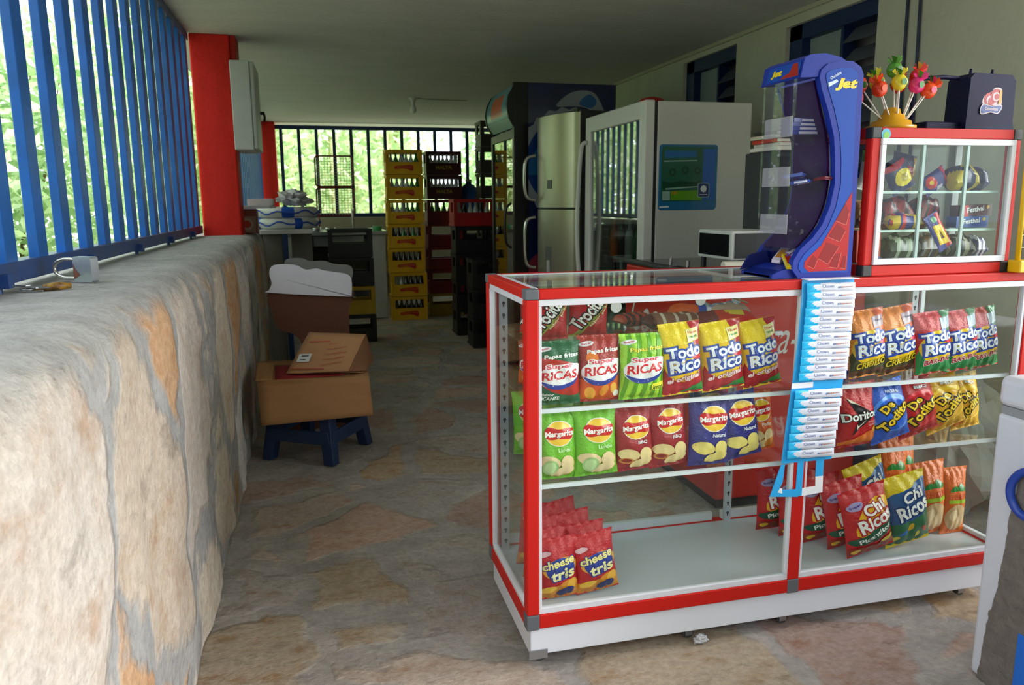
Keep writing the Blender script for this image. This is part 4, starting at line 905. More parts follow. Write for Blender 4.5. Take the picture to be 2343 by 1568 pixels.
# ------------------------------------------------------------------ small candy cabinet on the right
B0, B1, BY0, BY1, BZ0, BZ1 = 1.560, 2.088, 1.952, 2.20, 1.104, 1.533
cab = thing('candy_cabinet', 'small red and white glass cabinet of sweets, standing on the showcase', 'display cabinet', (1.83, 2.07, BZ0))
for z0, z1 in ((BZ0, BZ0+0.032), (BZ1-0.030, BZ1)):
    for b_ in ((B0+0.03, B1-0.03, BY0, BY0+0.025), (B0+0.03, B1-0.03, BY1-0.025, BY1), (B0, B0+0.025, BY0+0.03, BY1-0.03), (B1-0.025, B1, BY0+0.03, BY1-0.03)):
        mb = MB(); mb.box(*b_, z0, z1); mb.build('rail', RED, cab, bevel=0.003)
for x, y in ((B0, BY0), (B1-0.03, BY0), (B0, BY1-0.03), (B1-0.03, BY1-0.03)):
    m_ = MB(); m_.box(x, x+0.03, y, y+0.03, BZ0+0.032, BZ1-0.03); m_.build('post', RED if y < 2.1 else mat('8e9094', 0.4), cab, bevel=0.004)
    for z0, z1 in ((BZ0, BZ0+0.033), (BZ1-0.031, BZ1+0.001)):
        m_ = MB(); m_.box(x-0.001, x+0.031, y-0.001, y+0.031, z0, z1); m_.build('corner_piece', mat('26282c', 0.5), cab, bevel=0.003)
m_ = MB(); m_.box(B0+0.025, B1-0.025, BY0+0.025, BY1-0.025, BZ1-0.01, BZ1-0.003); m_.build('top_panel', mat('8a8c90', 0.4), cab)
m_ = MB(); m_.box(B0+0.02, B1-0.02, BY0+0.02, BY1-0.01, BZ0+0.022, BZ0+0.034); m_.build('floor_panel', mat('9a9ca4', 0.35), cab)
fx0, fx1, fz0, fz1 = B0+0.03, B1-0.022, BZ0+0.034, BZ1-0.030
m_ = MB(); m_.box(fx0, fx1, BY0-0.006, BY0+0.012, fz0, fz0+0.018); m_.box(fx0, fx1, BY0-0.006, BY0+0.012, fz1-0.018, fz1)
m_.box(fx0, fx0+0.016, BY0-0.006, BY0+0.012, fz0+0.018, fz1-0.018); m_.box(fx1-0.016, fx1, BY0-0.006, BY0+0.012, fz0+0.018, fz1-0.018); m_.build('frame', WHITE_AL, cab, bevel=0.002)
for x in (fx0+0.150, fx1-0.170):
    m_ = MB(); m_.box(x-0.004, x+0.005, BY0-0.002, BY0+0.006, fz0+0.018, fz1-0.018); m_.build('glass_edge', mat('9fb8b4', 0.2), cab)
m_ = MB(); m_.box(fx0+0.016, fx1-0.016, BY0+0.001, BY0+0.004, fz0+0.018, fz1-0.018); m_.build('front_glass', GLASS, cab)
m_ = MB(); m_.box(B0+0.010, B0+0.013, BY0+0.03, BY1-0.03, BZ0+0.03, BZ1-0.03); m_.build('side_glass', GLASS, cab)
m_ = MB(); m_.box(B1-0.013, B1-0.010, BY0+0.03, BY1-0.03, BZ0+0.03, BZ1-0.03); m_.build('side_glass', GLASS, cab)
m_ = MB(); m_.box(B0+0.03, B1-0.03, BY1-0.012, BY1-0.009, BZ0+0.03, BZ1-0.03); m_.build('back_glass', GLASS, cab)
SZ = (1.352, 1.238)
for z in SZ:
    m_ = MB(); m_.box(B0+0.016, B1-0.016, 1.986, BY1-0.03, z-0.005, z); s_ = m_.build('shelf', GLASS, cab)
    m_ = MB(); m_.box(B0+0.016, B1-0.016, 1.980, 1.986, z-0.006, z+0.001); q = m_.build('shelf_edge', mat('b9d2cd', 0.25), s_, local=True); q.data.transform(Matrix.Translation(-cab.location))
m_ = MB(); m_.flat(circ(0, 0, 0.016, 24), (1.604, BY0-0.0016, 1.514), (1, 0, 0), (0, 0, 1), 0); m_.flat(circ(0.001, -0.003, 0.010, 20), (1.604, BY0-0.002, 1.514), (1, 0, 0), (0, 0, 1), 1); m_.build('round_sticker', [mat('4aa6c8', 0.4), mat('7ab83a', 0.4)], cab)
def sweets(name, cat, label, c, l, w, h, a, b_, rz=0, tx=0, ty=0, pat=4, group=None):
    o = packet(name, label, c, l, w, h, (lambda u, v, s_: (1 if math.sin(u*pat+v*2.3) > 0.35 else (2 if math.sin(u*pat*1.7-v*3) > 0.55 else 0))), [foil(a), ink(b_[0]), ink(b_[1])], rz, tx, cat, group)
    o.rotation_euler = (math.radians(tx), math.radians(ty), math.radians(rz)); o.scale = (1, 1, 1.3); return o
def upright(label, c, w, h, d, a, cols, rz=0, roll_=0, txt=None, name='candy_bag', pat=3.2, tcol='f0ece8', cat='candy bag'):
    lay = []
    for i, (kind, *q) in enumerate(cols): lay.append((kind, *q))
    if txt: lay += [T(txt[0], txt[1], txt[2], txt[3], txt[4], txt[5], txt[6], 0.1, txt[7], 0.06)]
    me = bag_mesh(name, (a, lay), seed=c[0]*13+c[2]*5, fat=2.4)
    o = bpy.data.objects.new(name, me); COL.objects.link(o); o.scale = (w/10, w/10*d, h/17)
    o.location = c; o.rotation_euler = (math.radians(-6), math.radians(roll_), math.radians(rz)); return tag(o, label, cat)
CZ0 = BZ0+0.036
upright('white candy bag with red letters and a green top, upper left of the cabinet', (1.628, 2.035, 1.353), 0.088, 0.118, 0.9, 'd9d6d4', [('poly', [(-5, 12), (5, 12), (5, 17), (-5, 17)], '4c9a4a'), ('ell', 0, 3.4, 3.6, 1.8, 0, 'e08a3a'), ('ell', -1.5, 2.6, 1.2, 0.9, 0, 'e0b03a')], 0, 10, ('rokis', 0.0, 8.8, 8.2, 3.2, 'c0202a', 8, 'f4eeee'))
upright('cream wafer pack leaning in the middle left of the cabinet', (1.630, 2.03, 1.239), 0.098, 0.088, 0.7, 'a8744a', [('ell', -1.8, 11, 2.2, 4.4, -20, 'ecd9a8'), ('ell', 1.6, 11, 2.2, 4.0, 15, 'e6cf94'), ('poly', [(-5, 1), (5, 1), (5, 4.6), (-5, 5.6)], '4a2c22')], 0, 2, ('ato', -2.2, 6.2, 4.4, 2.6, 'e9e6e2', 8, '4a2c22'), cat='wafer pack', name='wafer_pack')
m_ = MB(); m_.box(-0.043, 0.043, 0, 0.02, 0, 0.098); m_.flat([(-0.018, 0.01), (0.033, 0.01), (0.036, 0.05), (0.028, 0.066), (0.010, 0.074), (-0.012, 0.066), (-0.020, 0.045)], (0, 0, 0), (1, 0, 0), (0, 0, 1), 1, 0.0006)
m_.flat([(-0.016, 0.012), (0.031, 0.012), (0.033, 0.05), (0.026, 0.063), (0.010, 0.070), (-0.010, 0.063), (-0.017, 0.045)], (0, 0, 0), (1, 0, 0), (0, 0, 1), 2, 0.0009)
m_.flat(circ(-0.024, 0.055, 0.008, 16), (0, 0, 0), (1, 0, 0), (0, 0, 1), 3, 0.001); m_.flat([(-0.015, 0.003), (0.04, 0.003), (0.04, 0.018), (0.0, 0.012)], (0, 0, 0), (1, 0, 0), (0, 0, 1), 4, 0.0012)
o = m_.build('candy_box', [mat('d8401e', 0.4), ink('e8e0d8'), ink('6a4a42'), ink('b8c6dc'), ink('4a6ac0')], bevel=0.001); o.location = (1.632, 2.02, CZ0); o.rotation_euler = (math.radians(-4), 0, 0)
tag(o, 'orange red candy box with a dark window, lower left of the cabinet', 'candy box')
upright('navy candy bag with a big yellow disc', (1.755, 2.035, 1.354), 0.085, 0.105, 1.0, '1e2054', [('ell', 0.5, 7, 4.0, 4.2, 0, 'd9c41c'), ('ell', 0.5, 7, 1.8, 2.0, 0, 'a8941a'), ('poly', [(-5, 12.5), (0, 12), (5, 14), (5, 15.5), (-5, 15)], 'b82030')], 0, -28)
upright('dark red and navy candy bag at the back of the upper shelf of the cabinet', (1.790, 2.10, 1.354), 0.09, 0.120, 1.0, '2a2458', [('ell', 1, 8, 3.2, 3.2, 0, 'b42028'), ('poly', [(2.4, 1), (4.8, 1), (4.8, 16), (3.0, 16)], 'c8a030')], 0, 12)
upright('purple red candy bag lying sideways on the upper shelf of the cabinet', (1.825, 2.035, 1.362), 0.065, 0.095, 1.0, '2c2a78', [('ell', -1, 4, 3.2, 3.0, 0, 'c82a22'), ('ell', -1, 4, 1.2, 1.2, 0, 'e8c040'), ('poly', [(-5, 13), (5, 13), (5, 16), (-5, 16)], 'b83050'), ('poly', [(2, 6), (5, 6), (5, 10), (2, 10)], 'b8b4c8')], 0, 62)
sweets('candy_bag', 'candy bag', 'dark blue candy bag with a yellow spot, upper right of the cabinet', (1.955, 2.05, 1.354), 0.10, 0.075, 0.060, '1a2350', ('c8b02a', '2a1a3c'), 5, 20)
sweets('candy_bag', 'candy bag', 'dark blue candy bag in the far upper right corner of the cabinet', (2.03, 2.07, 1.354), 0.075, 0.07, 0.055, '191c44', ('3a3a6a', '2a2030'), -10, 15)
sweets('candy_bag', 'candy bag', 'red candy bag lying at the back of the cabinet middle shelf', (1.745, 2.09, 1.240), 0.12, 0.075, 0.075, '7a1a1e', ('3a1418', '9a2a24'), 0, 25, pat=9)
sweets('candy_bag', 'candy bag', 'red candy bag behind the slipping one on the cabinet middle shelf', (1.865, 2.11, 1.240), 0.10, 0.07, 0.080, '6a1618', ('2a1014', '8a2420'), 6, 25, pat=11)
sweets('candy_packet', 'packet', 'blue, red and yellow packet lying flat on the cabinet middle shelf', (1.745, 2.03, 1.240), 0.115, 0.06, 0.035, '27307e', ('d8b82a', 'c02a2a'), -6, 8, pat=5)
upright('blue, yellow and red candy bag slipping over the edge of the middle shelf', (1.868, 1.972, 1.180), 0.052, 0.118, 0.6, '2c2c8c', [('poly', [(0.4, 0.4), (5, 0.4), (5, 16.5), (2.2, 16.5)], 'c8201e'), ('poly', [(-3.4, 3), (3.6, 2), (3.0, 11.4), (-2.6, 12.2)], 'e8c21e'), ('poly', [(-1.0, 5.2), (1.4, 5), (0.2, 9.6)], '5a3a1a'), ('ell', 0, 14.4, 2.0, 1.4, 0, '6aa07a')], 0, -30)
for k, (c1, c2, lab, z) in enumerate((('1c4f9e', 'c07a3a', 'blue biscuit pack in the middle right of the cabinet', 1.240), ('4a1c18', 'a8201e', 'brown and red biscuit pack on top of the blue one', 1.276))):
    m_ = MB(); m_.box(-0.062, 0.062, -0.02, 0.02, 0, 0.035); m_.box(-0.062, -0.030, -0.0206, -0.02, 0, 0.0348, 1 if k else 3); m_.text('Festival', (-0.004, -0.0212, 0.021), (1, 0, 0), (0, 0, 1), 0.066, 0.016, 2, 0.03, rot=0.08); m_.flat(circ(0.045, 0.026, 0.006, 14), (0, -0.0208, 0), (1, 0, 0), (0, 0, 1), 4)
    o = m_.build('biscuit_pack', [foil(c1), ink('c4201e'), ink('e6e6ea'), ink(c1), ink('c8a83a')], bevel=0.006, seg=3); o.location = (1.992+0.012*k, 2.03, z); o.rotation_euler = (0, math.radians(-2*k), math.radians(2)); tag(o, lab, 'biscuit pack')
sweets('candy_bag', 'candy bag', 'clear green bag of sweets in the bottom of the cabinet', (1.745, 2.05, CZ0), 0.105, 0.08, 0.062, '3a4a34', ('a8b8a0', '26301f'), 0, 10, pat=8)
sweets('candy_bag', 'candy bag', 'brown bag of sweets in the bottom middle of the cabinet', (1.855, 2.06, CZ0), 0.115, 0.08, 0.066, '2a2420', ('6a4a22', '8a8a8a'), 8, 10, pat=8)
sweets('candy_bag', 'candy bag', 'clear bag of dark sweets in the bottom right of the cabinet', (1.968, 2.05, CZ0), 0.09, 0.08, 0.060, '2c2c34', ('b0a890', '1a1a20'), -8, 10, pat=9)
sweets('candy_bag', 'candy bag', 'blue and silver bag of sweets in the bottom right corner of the cabinet', (2.045, 2.06, CZ0), 0.06, 0.07, 0.055, '20206a', ('c8ccd8', '4a4a5a'), 10, 10, pat=9)

# lollipops in a yellow holder on the cabinet
YP = mat('e2a410', 0.35, coat=0.2)
t = thing('lollipop_holder', 'yellow tiered plastic lollipop holder on top of the candy cabinet', 'holder', (1.700, 2.05, BZ1+0.001))
mb = MB(); mb.lathe([(0.0, 0), (0.068, 0), (0.070, 0.006), (0.070, 0.012), (0.058, 0.014), (0.055, 0.026), (0.040, 0.029), (0.036, 0.044), (0.026, 0.047), (0.022, 0.062), (0.012, 0.066), (0.0, 0.067)], (1.700, 2.05, BZ1+0.001), 28); mb.build('tiers', YP, t)
random.seed(11)
LOL = [(-0.108, 0.010, 0.088, 'd8204a', 'c8284a', 'pink and red'), (-0.085, 0.03, 0.122, 'e0401e', '3a7a2a', 'red and green'), (-0.058, -0.02, 0.105, 'e2401c', 'e0581e', 'orange red'), (-0.030, 0.03, 0.130, 'c8c020', '3c8a2c', 'yellow and green'), (-0.006, -0.03, 0.122, 'd8c82a', '2f7a28', 'bright yellow and green'), (0.016, 0.02, 0.165, '4a8a2a', '2f6a22', 'green, the tallest one'), (0.040, 0.03, 0.125, 'd0341e', 'c8381e', 'dark red'), (0.058, -0.02, 0.118, 'd82a7a', '3a8a2c', 'magenta'), (0.092, 0.02, 0.150, 'd8281c', 'd89a2a', 'red, high on the right'), (0.108, -0.01, 0.108, 'e8501c', 'd82a6a', 'orange and pink'), (0.128, 0.02, 0.118, '3f8a30', '2a6a24', 'small dark green')]
for dx_, dy_, dz_, c1, c2, lab in LOL:
    base = Vector((1.700+dx_*0.38, 2.05+dy_*0.5-0.012, BZ1+0.034)); top = Vector((1.700+dx_, 2.05+dy_, BZ1+dz_))
    l = thing('lollipop', 'wrapped %s lollipop stuck in the yellow holder' % lab, 'lollipop', tuple(base), 0, 'lollipops in the yellow holder')
    m_ = MB(); m_.cyl(base, top, 0.0022, n=8); m_.build('stick', mat('e8e4e0', 0.5), l)
    d_ = (top-base).normalized(); c_ = top+d_*0.014
    m_ = MB(); vs = []; NN = 12; MM = 9
    for j in range(MM):
        th = math.pi*j/(MM-1)
        for i in range(NN):
            ph = 2*math.pi*i/NN; r_ = 0.0235*(1+0.14*math.sin(5*ph)*math.sin(th)+0.12*noise.noise((i*0.7, j*0.8, dx_*50)))
            vs.append(c_+Vector((r_*math.sin(th)*math.cos(ph), r_*0.75*math.sin(th)*math.sin(ph), r_*math.cos(th))))
    m_.add(vs, [(j*NN+i, (j+1)*NN+i, (j+1)*NN+(i+1) % NN, j*NN+(i+1) % NN) for j in range(MM-1) for i in range(NN)], 0, True)
    m_.add([c_+Vector((0.009*math.cos(a), -0.0205, 0.010*math.sin(a))) for a in [k*math.pi/6 for k in range(12)]], [tuple(range(12))], 1)
    s_ = m_.build('candy_wrapper', [foil(c1, 0.2), ink(c2)], l)
    m_ = MB(); a = d_.orthogonal().normalized(); b2 = d_.cross(a)
    for k in range(7):
        an = k*0.9; e = c_+d_*0.018; o1 = e+(a*math.cos(an)+b2*math.sin(an))*0.020+d_*0.024; o2 = e+(a*math.cos(an+0.8)+b2*math.sin(an+0.8))*0.022+d_*0.014
        m_.add([e-d_*0.006, o1, o2], [(0, 1, 2)], 1 if k == 3 else 0)
        m_.add([e-d_*0.006+a*0.001, o2+a*0.001, o1+a*0.001], [(0, 1, 2)], 1 if k == 3 else 0)
    m_.build('twisted_end', [foil(c1, 0.2), foil(c2, 0.2)], l)

# navy plastic box with a round logo
NV = mat('11113a', 0.55, spec=0.2)
t = thing('plastic_dispenser', 'dark navy plastic sweet dispenser with a red swirl emblem, on the cabinet', 'dispenser', (2.08, 2.13, BZ1+0.001))
z0 = BZ1+0.001
mb = MB(); mb.prism([(1.990, z0), (2.178, z0), (2.170, z0+0.04), (2.168, z0+0.16), (2.150, z0+0.178), (2.010, z0+0.180), (1.995, z0+0.165)], 2.07, 2.16, 'y'); b2 = mb.build('body', NV, t, bevel=0.006, seg=3)
mb = MB(); mb.box(1.86, 2.0, 2.09, 2.16, z0, z0+0.034); mb.build('tray', NV, t, bevel=0.006, seg=3)
mb = MB(); mb.tube([(1.995, 2.12, z0+0.170), (1.94, 2.12, z0+0.172), (1.85, 2.12, z0+0.165), (1.83, 2.12, z0+0.15), (1.83, 2.12, z0+0.005)], 0.007, 8); mb.build('handle_frame', NV, t)
for x in (2.035, 2.118): mb = MB(); mb.cyl((x, 2.115, z0+0.176), (x, 2.115, z0+0.200), 0.006, 0.004, 10); mb.build('peg', NV, t)
L0 = Vector((2.083, 2.0695, z0+0.098))
mb = MB(); E1, E2 = (1, 0, 0), (0, 0, 1)
mb.flat(smooth_poly([(-0.034, -0.012), (-0.036, 0.006), (-0.024, 0.020), (-0.008, 0.026), (0.004, 0.038), (0.020, 0.040), (0.034, 0.034), (0.036, 0.010), (0.034, -0.014), (0.0, -0.014)], 3), L0, E1, E2, 1, 0)
mb.flat(circ(-0.012, 0.004, 0.020, 20), L0, E1, E2, 0, 0.0004); mb.flat(circ(-0.010, 0.002, 0.013, 20), L0, E1, E2, 1, 0.0008); mb.flat(circ(-0.004, -0.002, 0.012, 20), L0, E1, E2, 0, 0.0012)
mb.flat(circ(0.012, 0.016, 0.020, 20), L0, E1, E2, 0, 0.0014); mb.flat(circ(0.012, 0.012, 0.014, 20), L0, E1, E2, 1, 0.0017); mb.flat(circ(0.014, 0.012, 0.009, 20), L0, E1, E2, 0, 0.002); mb.flat([(0.022, -0.010), (0.034, -0.008), (0.033, 0.030), (0.024, 0.034)], L0, E1, E2, 3, 0.0022)
mb.flat(smooth_poly([(-0.044, -0.040), (-0.044, -0.020), (-0.032, -0.010), (0.0, -0.016), (0.036, -0.012), (0.034, -0.030), (0.020, -0.040), (-0.005, -0.036), (-0.03, -0.042)], 3), L0, E1, E2, 1, 0.0024)
mb.flat(smooth_poly([(-0.041, -0.038), (-0.041, -0.022), (-0.030, -0.013), (0.0, -0.018), (0.033, -0.015), (0.031, -0.028), (0.018, -0.037), (-0.005, -0.033), (-0.03, -0.039)], 3), L0, E1, E2, 2, 0.0028)
mb.text('Gomitas', L0+Vector((-0.003, 0, -0.025)), E1, E2, 0.050, 0.010, 1, 0.03, rot=-0.03, lift=0.0032)
mb.build('emblem', [mat('b0242c', 0.4), mat('c8b8c0', 0.4), mat('2a4a8e', 0.4), mat('c8963c', 0.4)], t)

# yellow rack at the right edge
YR = mat('e0b512', 0.35)
t = thing('snack_rack', 'yellow wire rack with a tray at the right edge, on the showcase', 'rack', (2.135, 1.92, 1.104))
mb = MB(); mb.tube([(2.092, 1.925, 1.14), (2.089, 1.925, 1.40), (2.088, 1.925, 1.60), (2.096, 1.925, 1.67), (2.11, 1.925, 1.69), (2.145, 1.925, 1.69), (2.165, 1.925, 1.67), (2.18, 1.925, 1.60), (2.18, 1.925, 1.14)], 0.008, 10); mb.build('frame', YR, t)
mb = MB(); mb.box(2.078, 2.19, 1.90, 1.947, 1.1045, 1.142); mb.build('tray', YR, t, bevel=0.004)
for k in range(12):
    m_ = MB(); m_.cyl((2.092, 1.926, 1.18+k*0.038), (2.176, 1.926, 1.18+k*0.038), 0.0018, n=6); m_.build('wire', mat('9a9a88', 0.4, metal=0.6), t)

# white chest freezer cut by the right edge
FW_ = mat('c9ced9', 0.28, coat=0.3)
fz = thing('chest_freezer', 'white chest freezer with mottled grey patch, cut by the right edge', 'freezer', (2.1, 1.4, 0.0))
FX, FY0, FY1 = 1.748, 0.95, 1.62
mb = MB(); mb.box(FX, FX+0.9, FY0, FY1, 0.0, 0.765); mb.build('body', FW_, fz, bevel=0.012, seg=3)
mb = MB(); mb.box(FX-0.002, FX+0.9, FY0, FY1+0.004, 0.785, 0.868); lid = mb.build('lid', FW_, fz, bevel=0.02, seg=4)
mb = MB(); mb.box(FX+0.006, FX+0.89, FY0+0.01, FY1-0.008, 0.764, 0.786); mb.build('seal', mat('8a8e94', 0.6), fz)
pts = [(1.51, 0.66), (1.527, 0.61), (1.535, 0.55), (1.545, 0.50), (1.547, 0.41), (1.556, 0.33), (1.560, 0.26), (1.574, 0.20), (1.580, 0.14), (1.584, 0.06), (1.590, 0.0), (0.97, 0.0), (0.97, 0.60), (1.2, 0.70), (1.4, 0.68)]
P_ = []
for i in range(len(pts)):
    a, b_ = pts[i], pts[(i+1) % len(pts)]
    for k in range(6):
        u = k/6; y = a[0]+(b_[0]-a[0])*u; z = a[1]+(b_[1]-a[1])*u
        P_.append((y+(0.006*noise.noise((y*60, z*60, 0)) if 0.01 < z else 0), z+(0.004*noise.noise((y*60, z*60, 4)) if z > 0.01 else 0)))
mb = MB(); mb.prism(P_, FX-0.0035, FX-0.0005, 'x'); mb.build('grey_patch', mat('77706b', 0.9, var=0.35, vscale=22, bump=0.8, bscale=45), fz)  # mottled grey patch with a ragged edge on the left face
mb = MB(); hp = smooth_poly([(FX-0.006, 1.47, 0.645), (FX-0.014, 1.51, 0.635), (FX-0.018, 1.535, 0.600), (FX-0.018, 1.535, 0.560), (FX-0.014, 1.51, 0.525), (FX-0.006, 1.46, 0.515)], 5, False)
mb.tube(hp, 0.011, 10); mb.build('handle', mat('1c3f9c', 0.35), fz)
mb = MB(); mb.box(FX-0.008, FX-0.001, 1.40, 1.478, 0.02, 0.20); mb.build('edge_guard', mat('1a6ad0', 0.4), fz, bevel=0.003)

# ------------------------------------------------------------------ red chest cooler with lettering behind the showcase
t = thing('chest_cooler', 'red chest cooler with dark sliding top, standing behind the showcase', 'cooler', (1.95, 3.35, 0.0))
CRED = mat('c22a20', 0.4, var=0.08, vscale=5)
mb = MB(); mb.box(1.61, 2.30, 2.84, 3.88, 0.05, 1.003); b_ = mb.build('body', CRED, t, bevel=0.015, seg=3)
mb = MB(); mb.box(1.64, 2.27, 2.88, 3.84, 0.0, 0.05); mb.build('base', mat('1c1c1e', 0.7), t)
mb = MB(); mb.box(1.598, 2.312, 2.828, 3.892, 1.003, 1.02); r_ = mb.build('top_rim', mat('3a3c40', 0.4, metal=0.3), t, bevel=0.006)
mb = MB(); mb.box(1.65, 2.26, 2.88, 3.36, 1.018, 1.028); mb.build('sliding_lid', mat('26282c', 0.15), t, bevel=0.003)
mb = MB(); mb.box(1.65, 2.26, 3.36, 3.84, 1.018, 1.024); mb.build('sliding_lid', mat('303236', 0.15), t, bevel=0.003)
for y in (3.30, 3.48): mb = MB(); mb.cyl((1.68, y, 1.02), (1.68, y, 1.055), 0.010, n=12); mb.build('lid_knob', mat('c8c8cc', 0.2, metal=0.9), t)
mb = MB(); mb.text('Coca-Cola', (1.6085, 3.36, 0.76), (0, -1, 0), (0, 0, 1), 0.84, 0.20, 0, 0.0, shear=0.25); mb.text('Coca-Cola', (1.95, 2.8385, 0.76), (1, 0, 0), (0, 0, 1), 0.56, 0.15, 0, 0.0, shear=0.25)
mb.build('lettering', mat('ddd2d0', 0.4), t)

# things on the cooler
t = thing('toaster_oven', 'small white and black toaster oven on the red cooler', 'toaster oven', (1.78, 3.15, 1.03))
mb = MB(); mb.box(1.72, 1.95, 2.98, 3.28, 1.075, 1.20); mb.build('case', mat('d4d6d4', 0.4), t, bevel=0.006)
mb = MB(); mb.box(1.714, 1.72, 3.0, 3.26, 1.09, 1.185); mb.build('door_glass', mat('131518', 0.1), t)
mb = MB(); mb.box(1.735, 1.94, 2.974, 2.98, 1.085, 1.19); mb.build('side_panel', mat('1e2024', 0.4), t)
for x, y in ((1.74, 3.0), (1.93, 3.0), (1.74, 3.26), (1.93, 3.26)): mb = MB(); mb.cyl((x, y, 1.024), (x, y, 1.076), 0.012, n=10); mb.build('foot', BLACKP, t)
mb = MB(); mb.cyl((1.64, 2.905, 1.055), (2.10, 2.86, 1.055), 0.024, n=20); tag(mb.build('paper_roll', mat('dcd8c8', 0.7)), 'long off white paper roll lying on the red cooler', 'roll')
t = thing('loudspeaker', 'tall dark grey loudspeaker box with books on top', 'loudspeaker', (2.0, 3.25, 1.03))
mb = MB(); mb.box(1.99, 2.26, 3.10, 3.36, 1.03, 1.545); mb.build('cabinet', mat('3a3c42', 0.6), t, bevel=0.006)
mb = MB(); mb.box(2.01, 2.24, 3.092, 3.10, 1.06, 1.52); mb.build('grille_cloth', mat('303238', 0.9), t)
BK = [('e4e2dc', 'white book at the bottom of the pile on the loudspeaker'), ('d0ccc8', 'pale grey book, second in the pile on the loudspeaker'), ('c8341c', 'red book in the pile on the loudspeaker'), ('cfc8b4', 'cream book near the top of the pile on the loudspeaker'), ('2c2420', 'dark book on top of the pile on the loudspeaker')]
for k, (c_, lab) in enumerate(BK):
    h_ = 0.016; z = 1.546+k*0.0175
    b = thing('book', lab, 'book', (2.05, 3.2, z), 0, 'books on the loudspeaker')
    x0 = 1.965+0.01*((k*2) % 3); x1 = 2.20-0.008*k
    mb = MB(); mb.box(x0, x1, 3.06+0.01*k, 3.28, z, z+h_); mb.build('cover', mat(c_, 0.5), b, bevel=0.001)
    mb = MB(); mb.box(x0+0.002, x1-0.002, 3.058+0.01*k, 3.06+0.01*k, z+0.002, z+h_-0.002); mb.build('pages', mat('e8e4da', 0.8), b)
mb = MB(); mb.box(2.28, 2.42, 3.15, 3.35, 1.20, 1.50) if False else None

# ------------------------------------------------------------------ white glass door fridge
WF = mat('c9cac4', 0.35, coat=0.15, var=0.04, vscale=3)
t = thing('glass_door_fridge', 'white glass door fridge with a green and blue notice on its side', 'fridge', (2.02, 4.35, 0.0))
x0, x1, y0, y1, z1 = 1.78, 2.335, 3.89, 4.83, 1.85
mb = MB()
mb.box(x0, x1, y0, y0+0.04, 0.03, z1); mb.box(x0, x1, y1-0.04, y1, 0.03, z1); mb.box(x1-0.04, x1, y0+0.04, y1-0.04, 0.03, z1)
mb.box(x0, x1-0.04, y0+0.04, y1-0.04, z1-0.05, z1); mb.box(x0, x1-0.04, y0+0.04, y1-0.04, 0.03, 0.25); mb.build('cabinet', WF, t, bevel=0.006)
mb = MB(); mb.box(x0-0.018, x0-0.001, y0+0.004, y1-0.004, 0.1, z1-0.004); mb.box(0,0,0,0,0,0)
for a, b_, c_, d_ in (): pass
g_ = MB(); g_.box(x0-0.016, x0, y0+0.003, y0+0.02, 0.1, z1-0.003); g_.box(x0-0.016, x0, y1-0.02, y1-0.003, 0.1, z1-0.003); g_.box(x0-0.016, x0, y0+0.02, y1-0.02, z1-0.02, z1-0.003); g_.build('door_seal', mat('1a1c1e', 0.7), t)
mb = MB(); xd0, xd1 = x0-0.07, x0-0.016
mb.box(xd0, xd1, y0, y0+0.085, 0.1, z1+0.004); mb.box(xd0, xd1, y1-0.085, y1, 0.1, z1+0.004); mb.box(xd0, xd1, y0+0.085, y1-0.085, z1-0.09, z1+0.004); mb.box(xd0, xd1, y0+0.085, y1-0.085, 0.1, 0.22)
door = mb.build('door', mat('d6d7d2', 0.3, coat=0.2), t, bevel=0.006)
DG = glass('door_glass', (0.8, 0.84, 0.82), boost=0.25)
q = MB(); q.box(xd0+0.015, xd0+0.02, y0+0.085, y1-0.085, 0.22, z1-0.09); q = q.build('door_pane', DG, door, local=True); q.data.transform(Matrix.Translation(-t.location))
q = MB(); q.tube(smooth_poly([(xd0, y1-0.03, 1.70), (xd0-0.035, y1-0.02, 1.66), (xd0-0.055, y1-0.02, 1.35), (xd0-0.06, y1-0.02, 1.1), (xd0-0.035, y1-0.02, 0.78), (xd0, y1-0.03, 0.74)], 5, False), 0.014, 10); q = q.build('handle', mat('d2d3ce', 0.3), door, local=True); q.data.transform(Matrix.Translation(-t.location))
for z in (0.45, 0.72, 0.98, 1.24, 1.5):
    q = MB(); q.box(x0+0.02, x1-0.05, y0+0.045, y1-0.045, z, z+0.008); q.build('shelf', mat('b8bcbc', 0.4), t)
# notice on the side
mb = MB(); E1, E2 = (1, 0, 0), (0, 0, 1); c_ = (1.965, y0-0.001, 1.455); cols = ['4f7f6a', '1f5c48', '1e5fb4', '16489a', '2f7a30', '14402c', '8fb0a8', 'd8e2e4', '0f2a6a', 'a08a1c', '1a6a9c', '5a9a1c']
M_ = [mat(c, 0.3, coat=0.2) for c in cols]
mb.flat(rrect(-0.172, -0.175, 0.172, 0.172, 0.018), c_, E1, E2, 10, 0); mb.flat(rrect(-0.158, -0.128, 0.158, 0.160, 0.014), c_, E1, E2, 1, 0.0004)
mb.flat([(0.085, -0.125), (0.156, -0.125), (0.156, 0.150), (0.085, 0.150)], c_, E1, E2, 2, 0.0008)
mb.flat([(-0.140, 0.10), (0.045, 0.105), (0.045, 0.140), (-0.140, 0.140)], c_, E1, E2, 10, 0.001); mb.flat([(-0.145, 0.080), (0.05, 0.085), (0.05, 0.091), (-0.145, 0.087)], c_, E1, E2, 6, 0.001)
for q in range(12): mb.flat([(-0.128+q*0.0135, 0.113), (-0.119+q*0.0135, 0.113), (-0.119+q*0.0135, 0.128), (-0.128+q*0.0135, 0.130)], c_, E1, E2, 2, 0.0014)
for k, (u, v) in enumerate(((-0.092, 0.026), (-0.018, 0.036), (0.055, 0.034))): mb.flat(circ(u, v, 0.021, 20), c_, E1, E2, 5, 0.0012); mb.flat(circ(u, v, 0.010, 16), c_, E1, E2, 1, 0.0015)
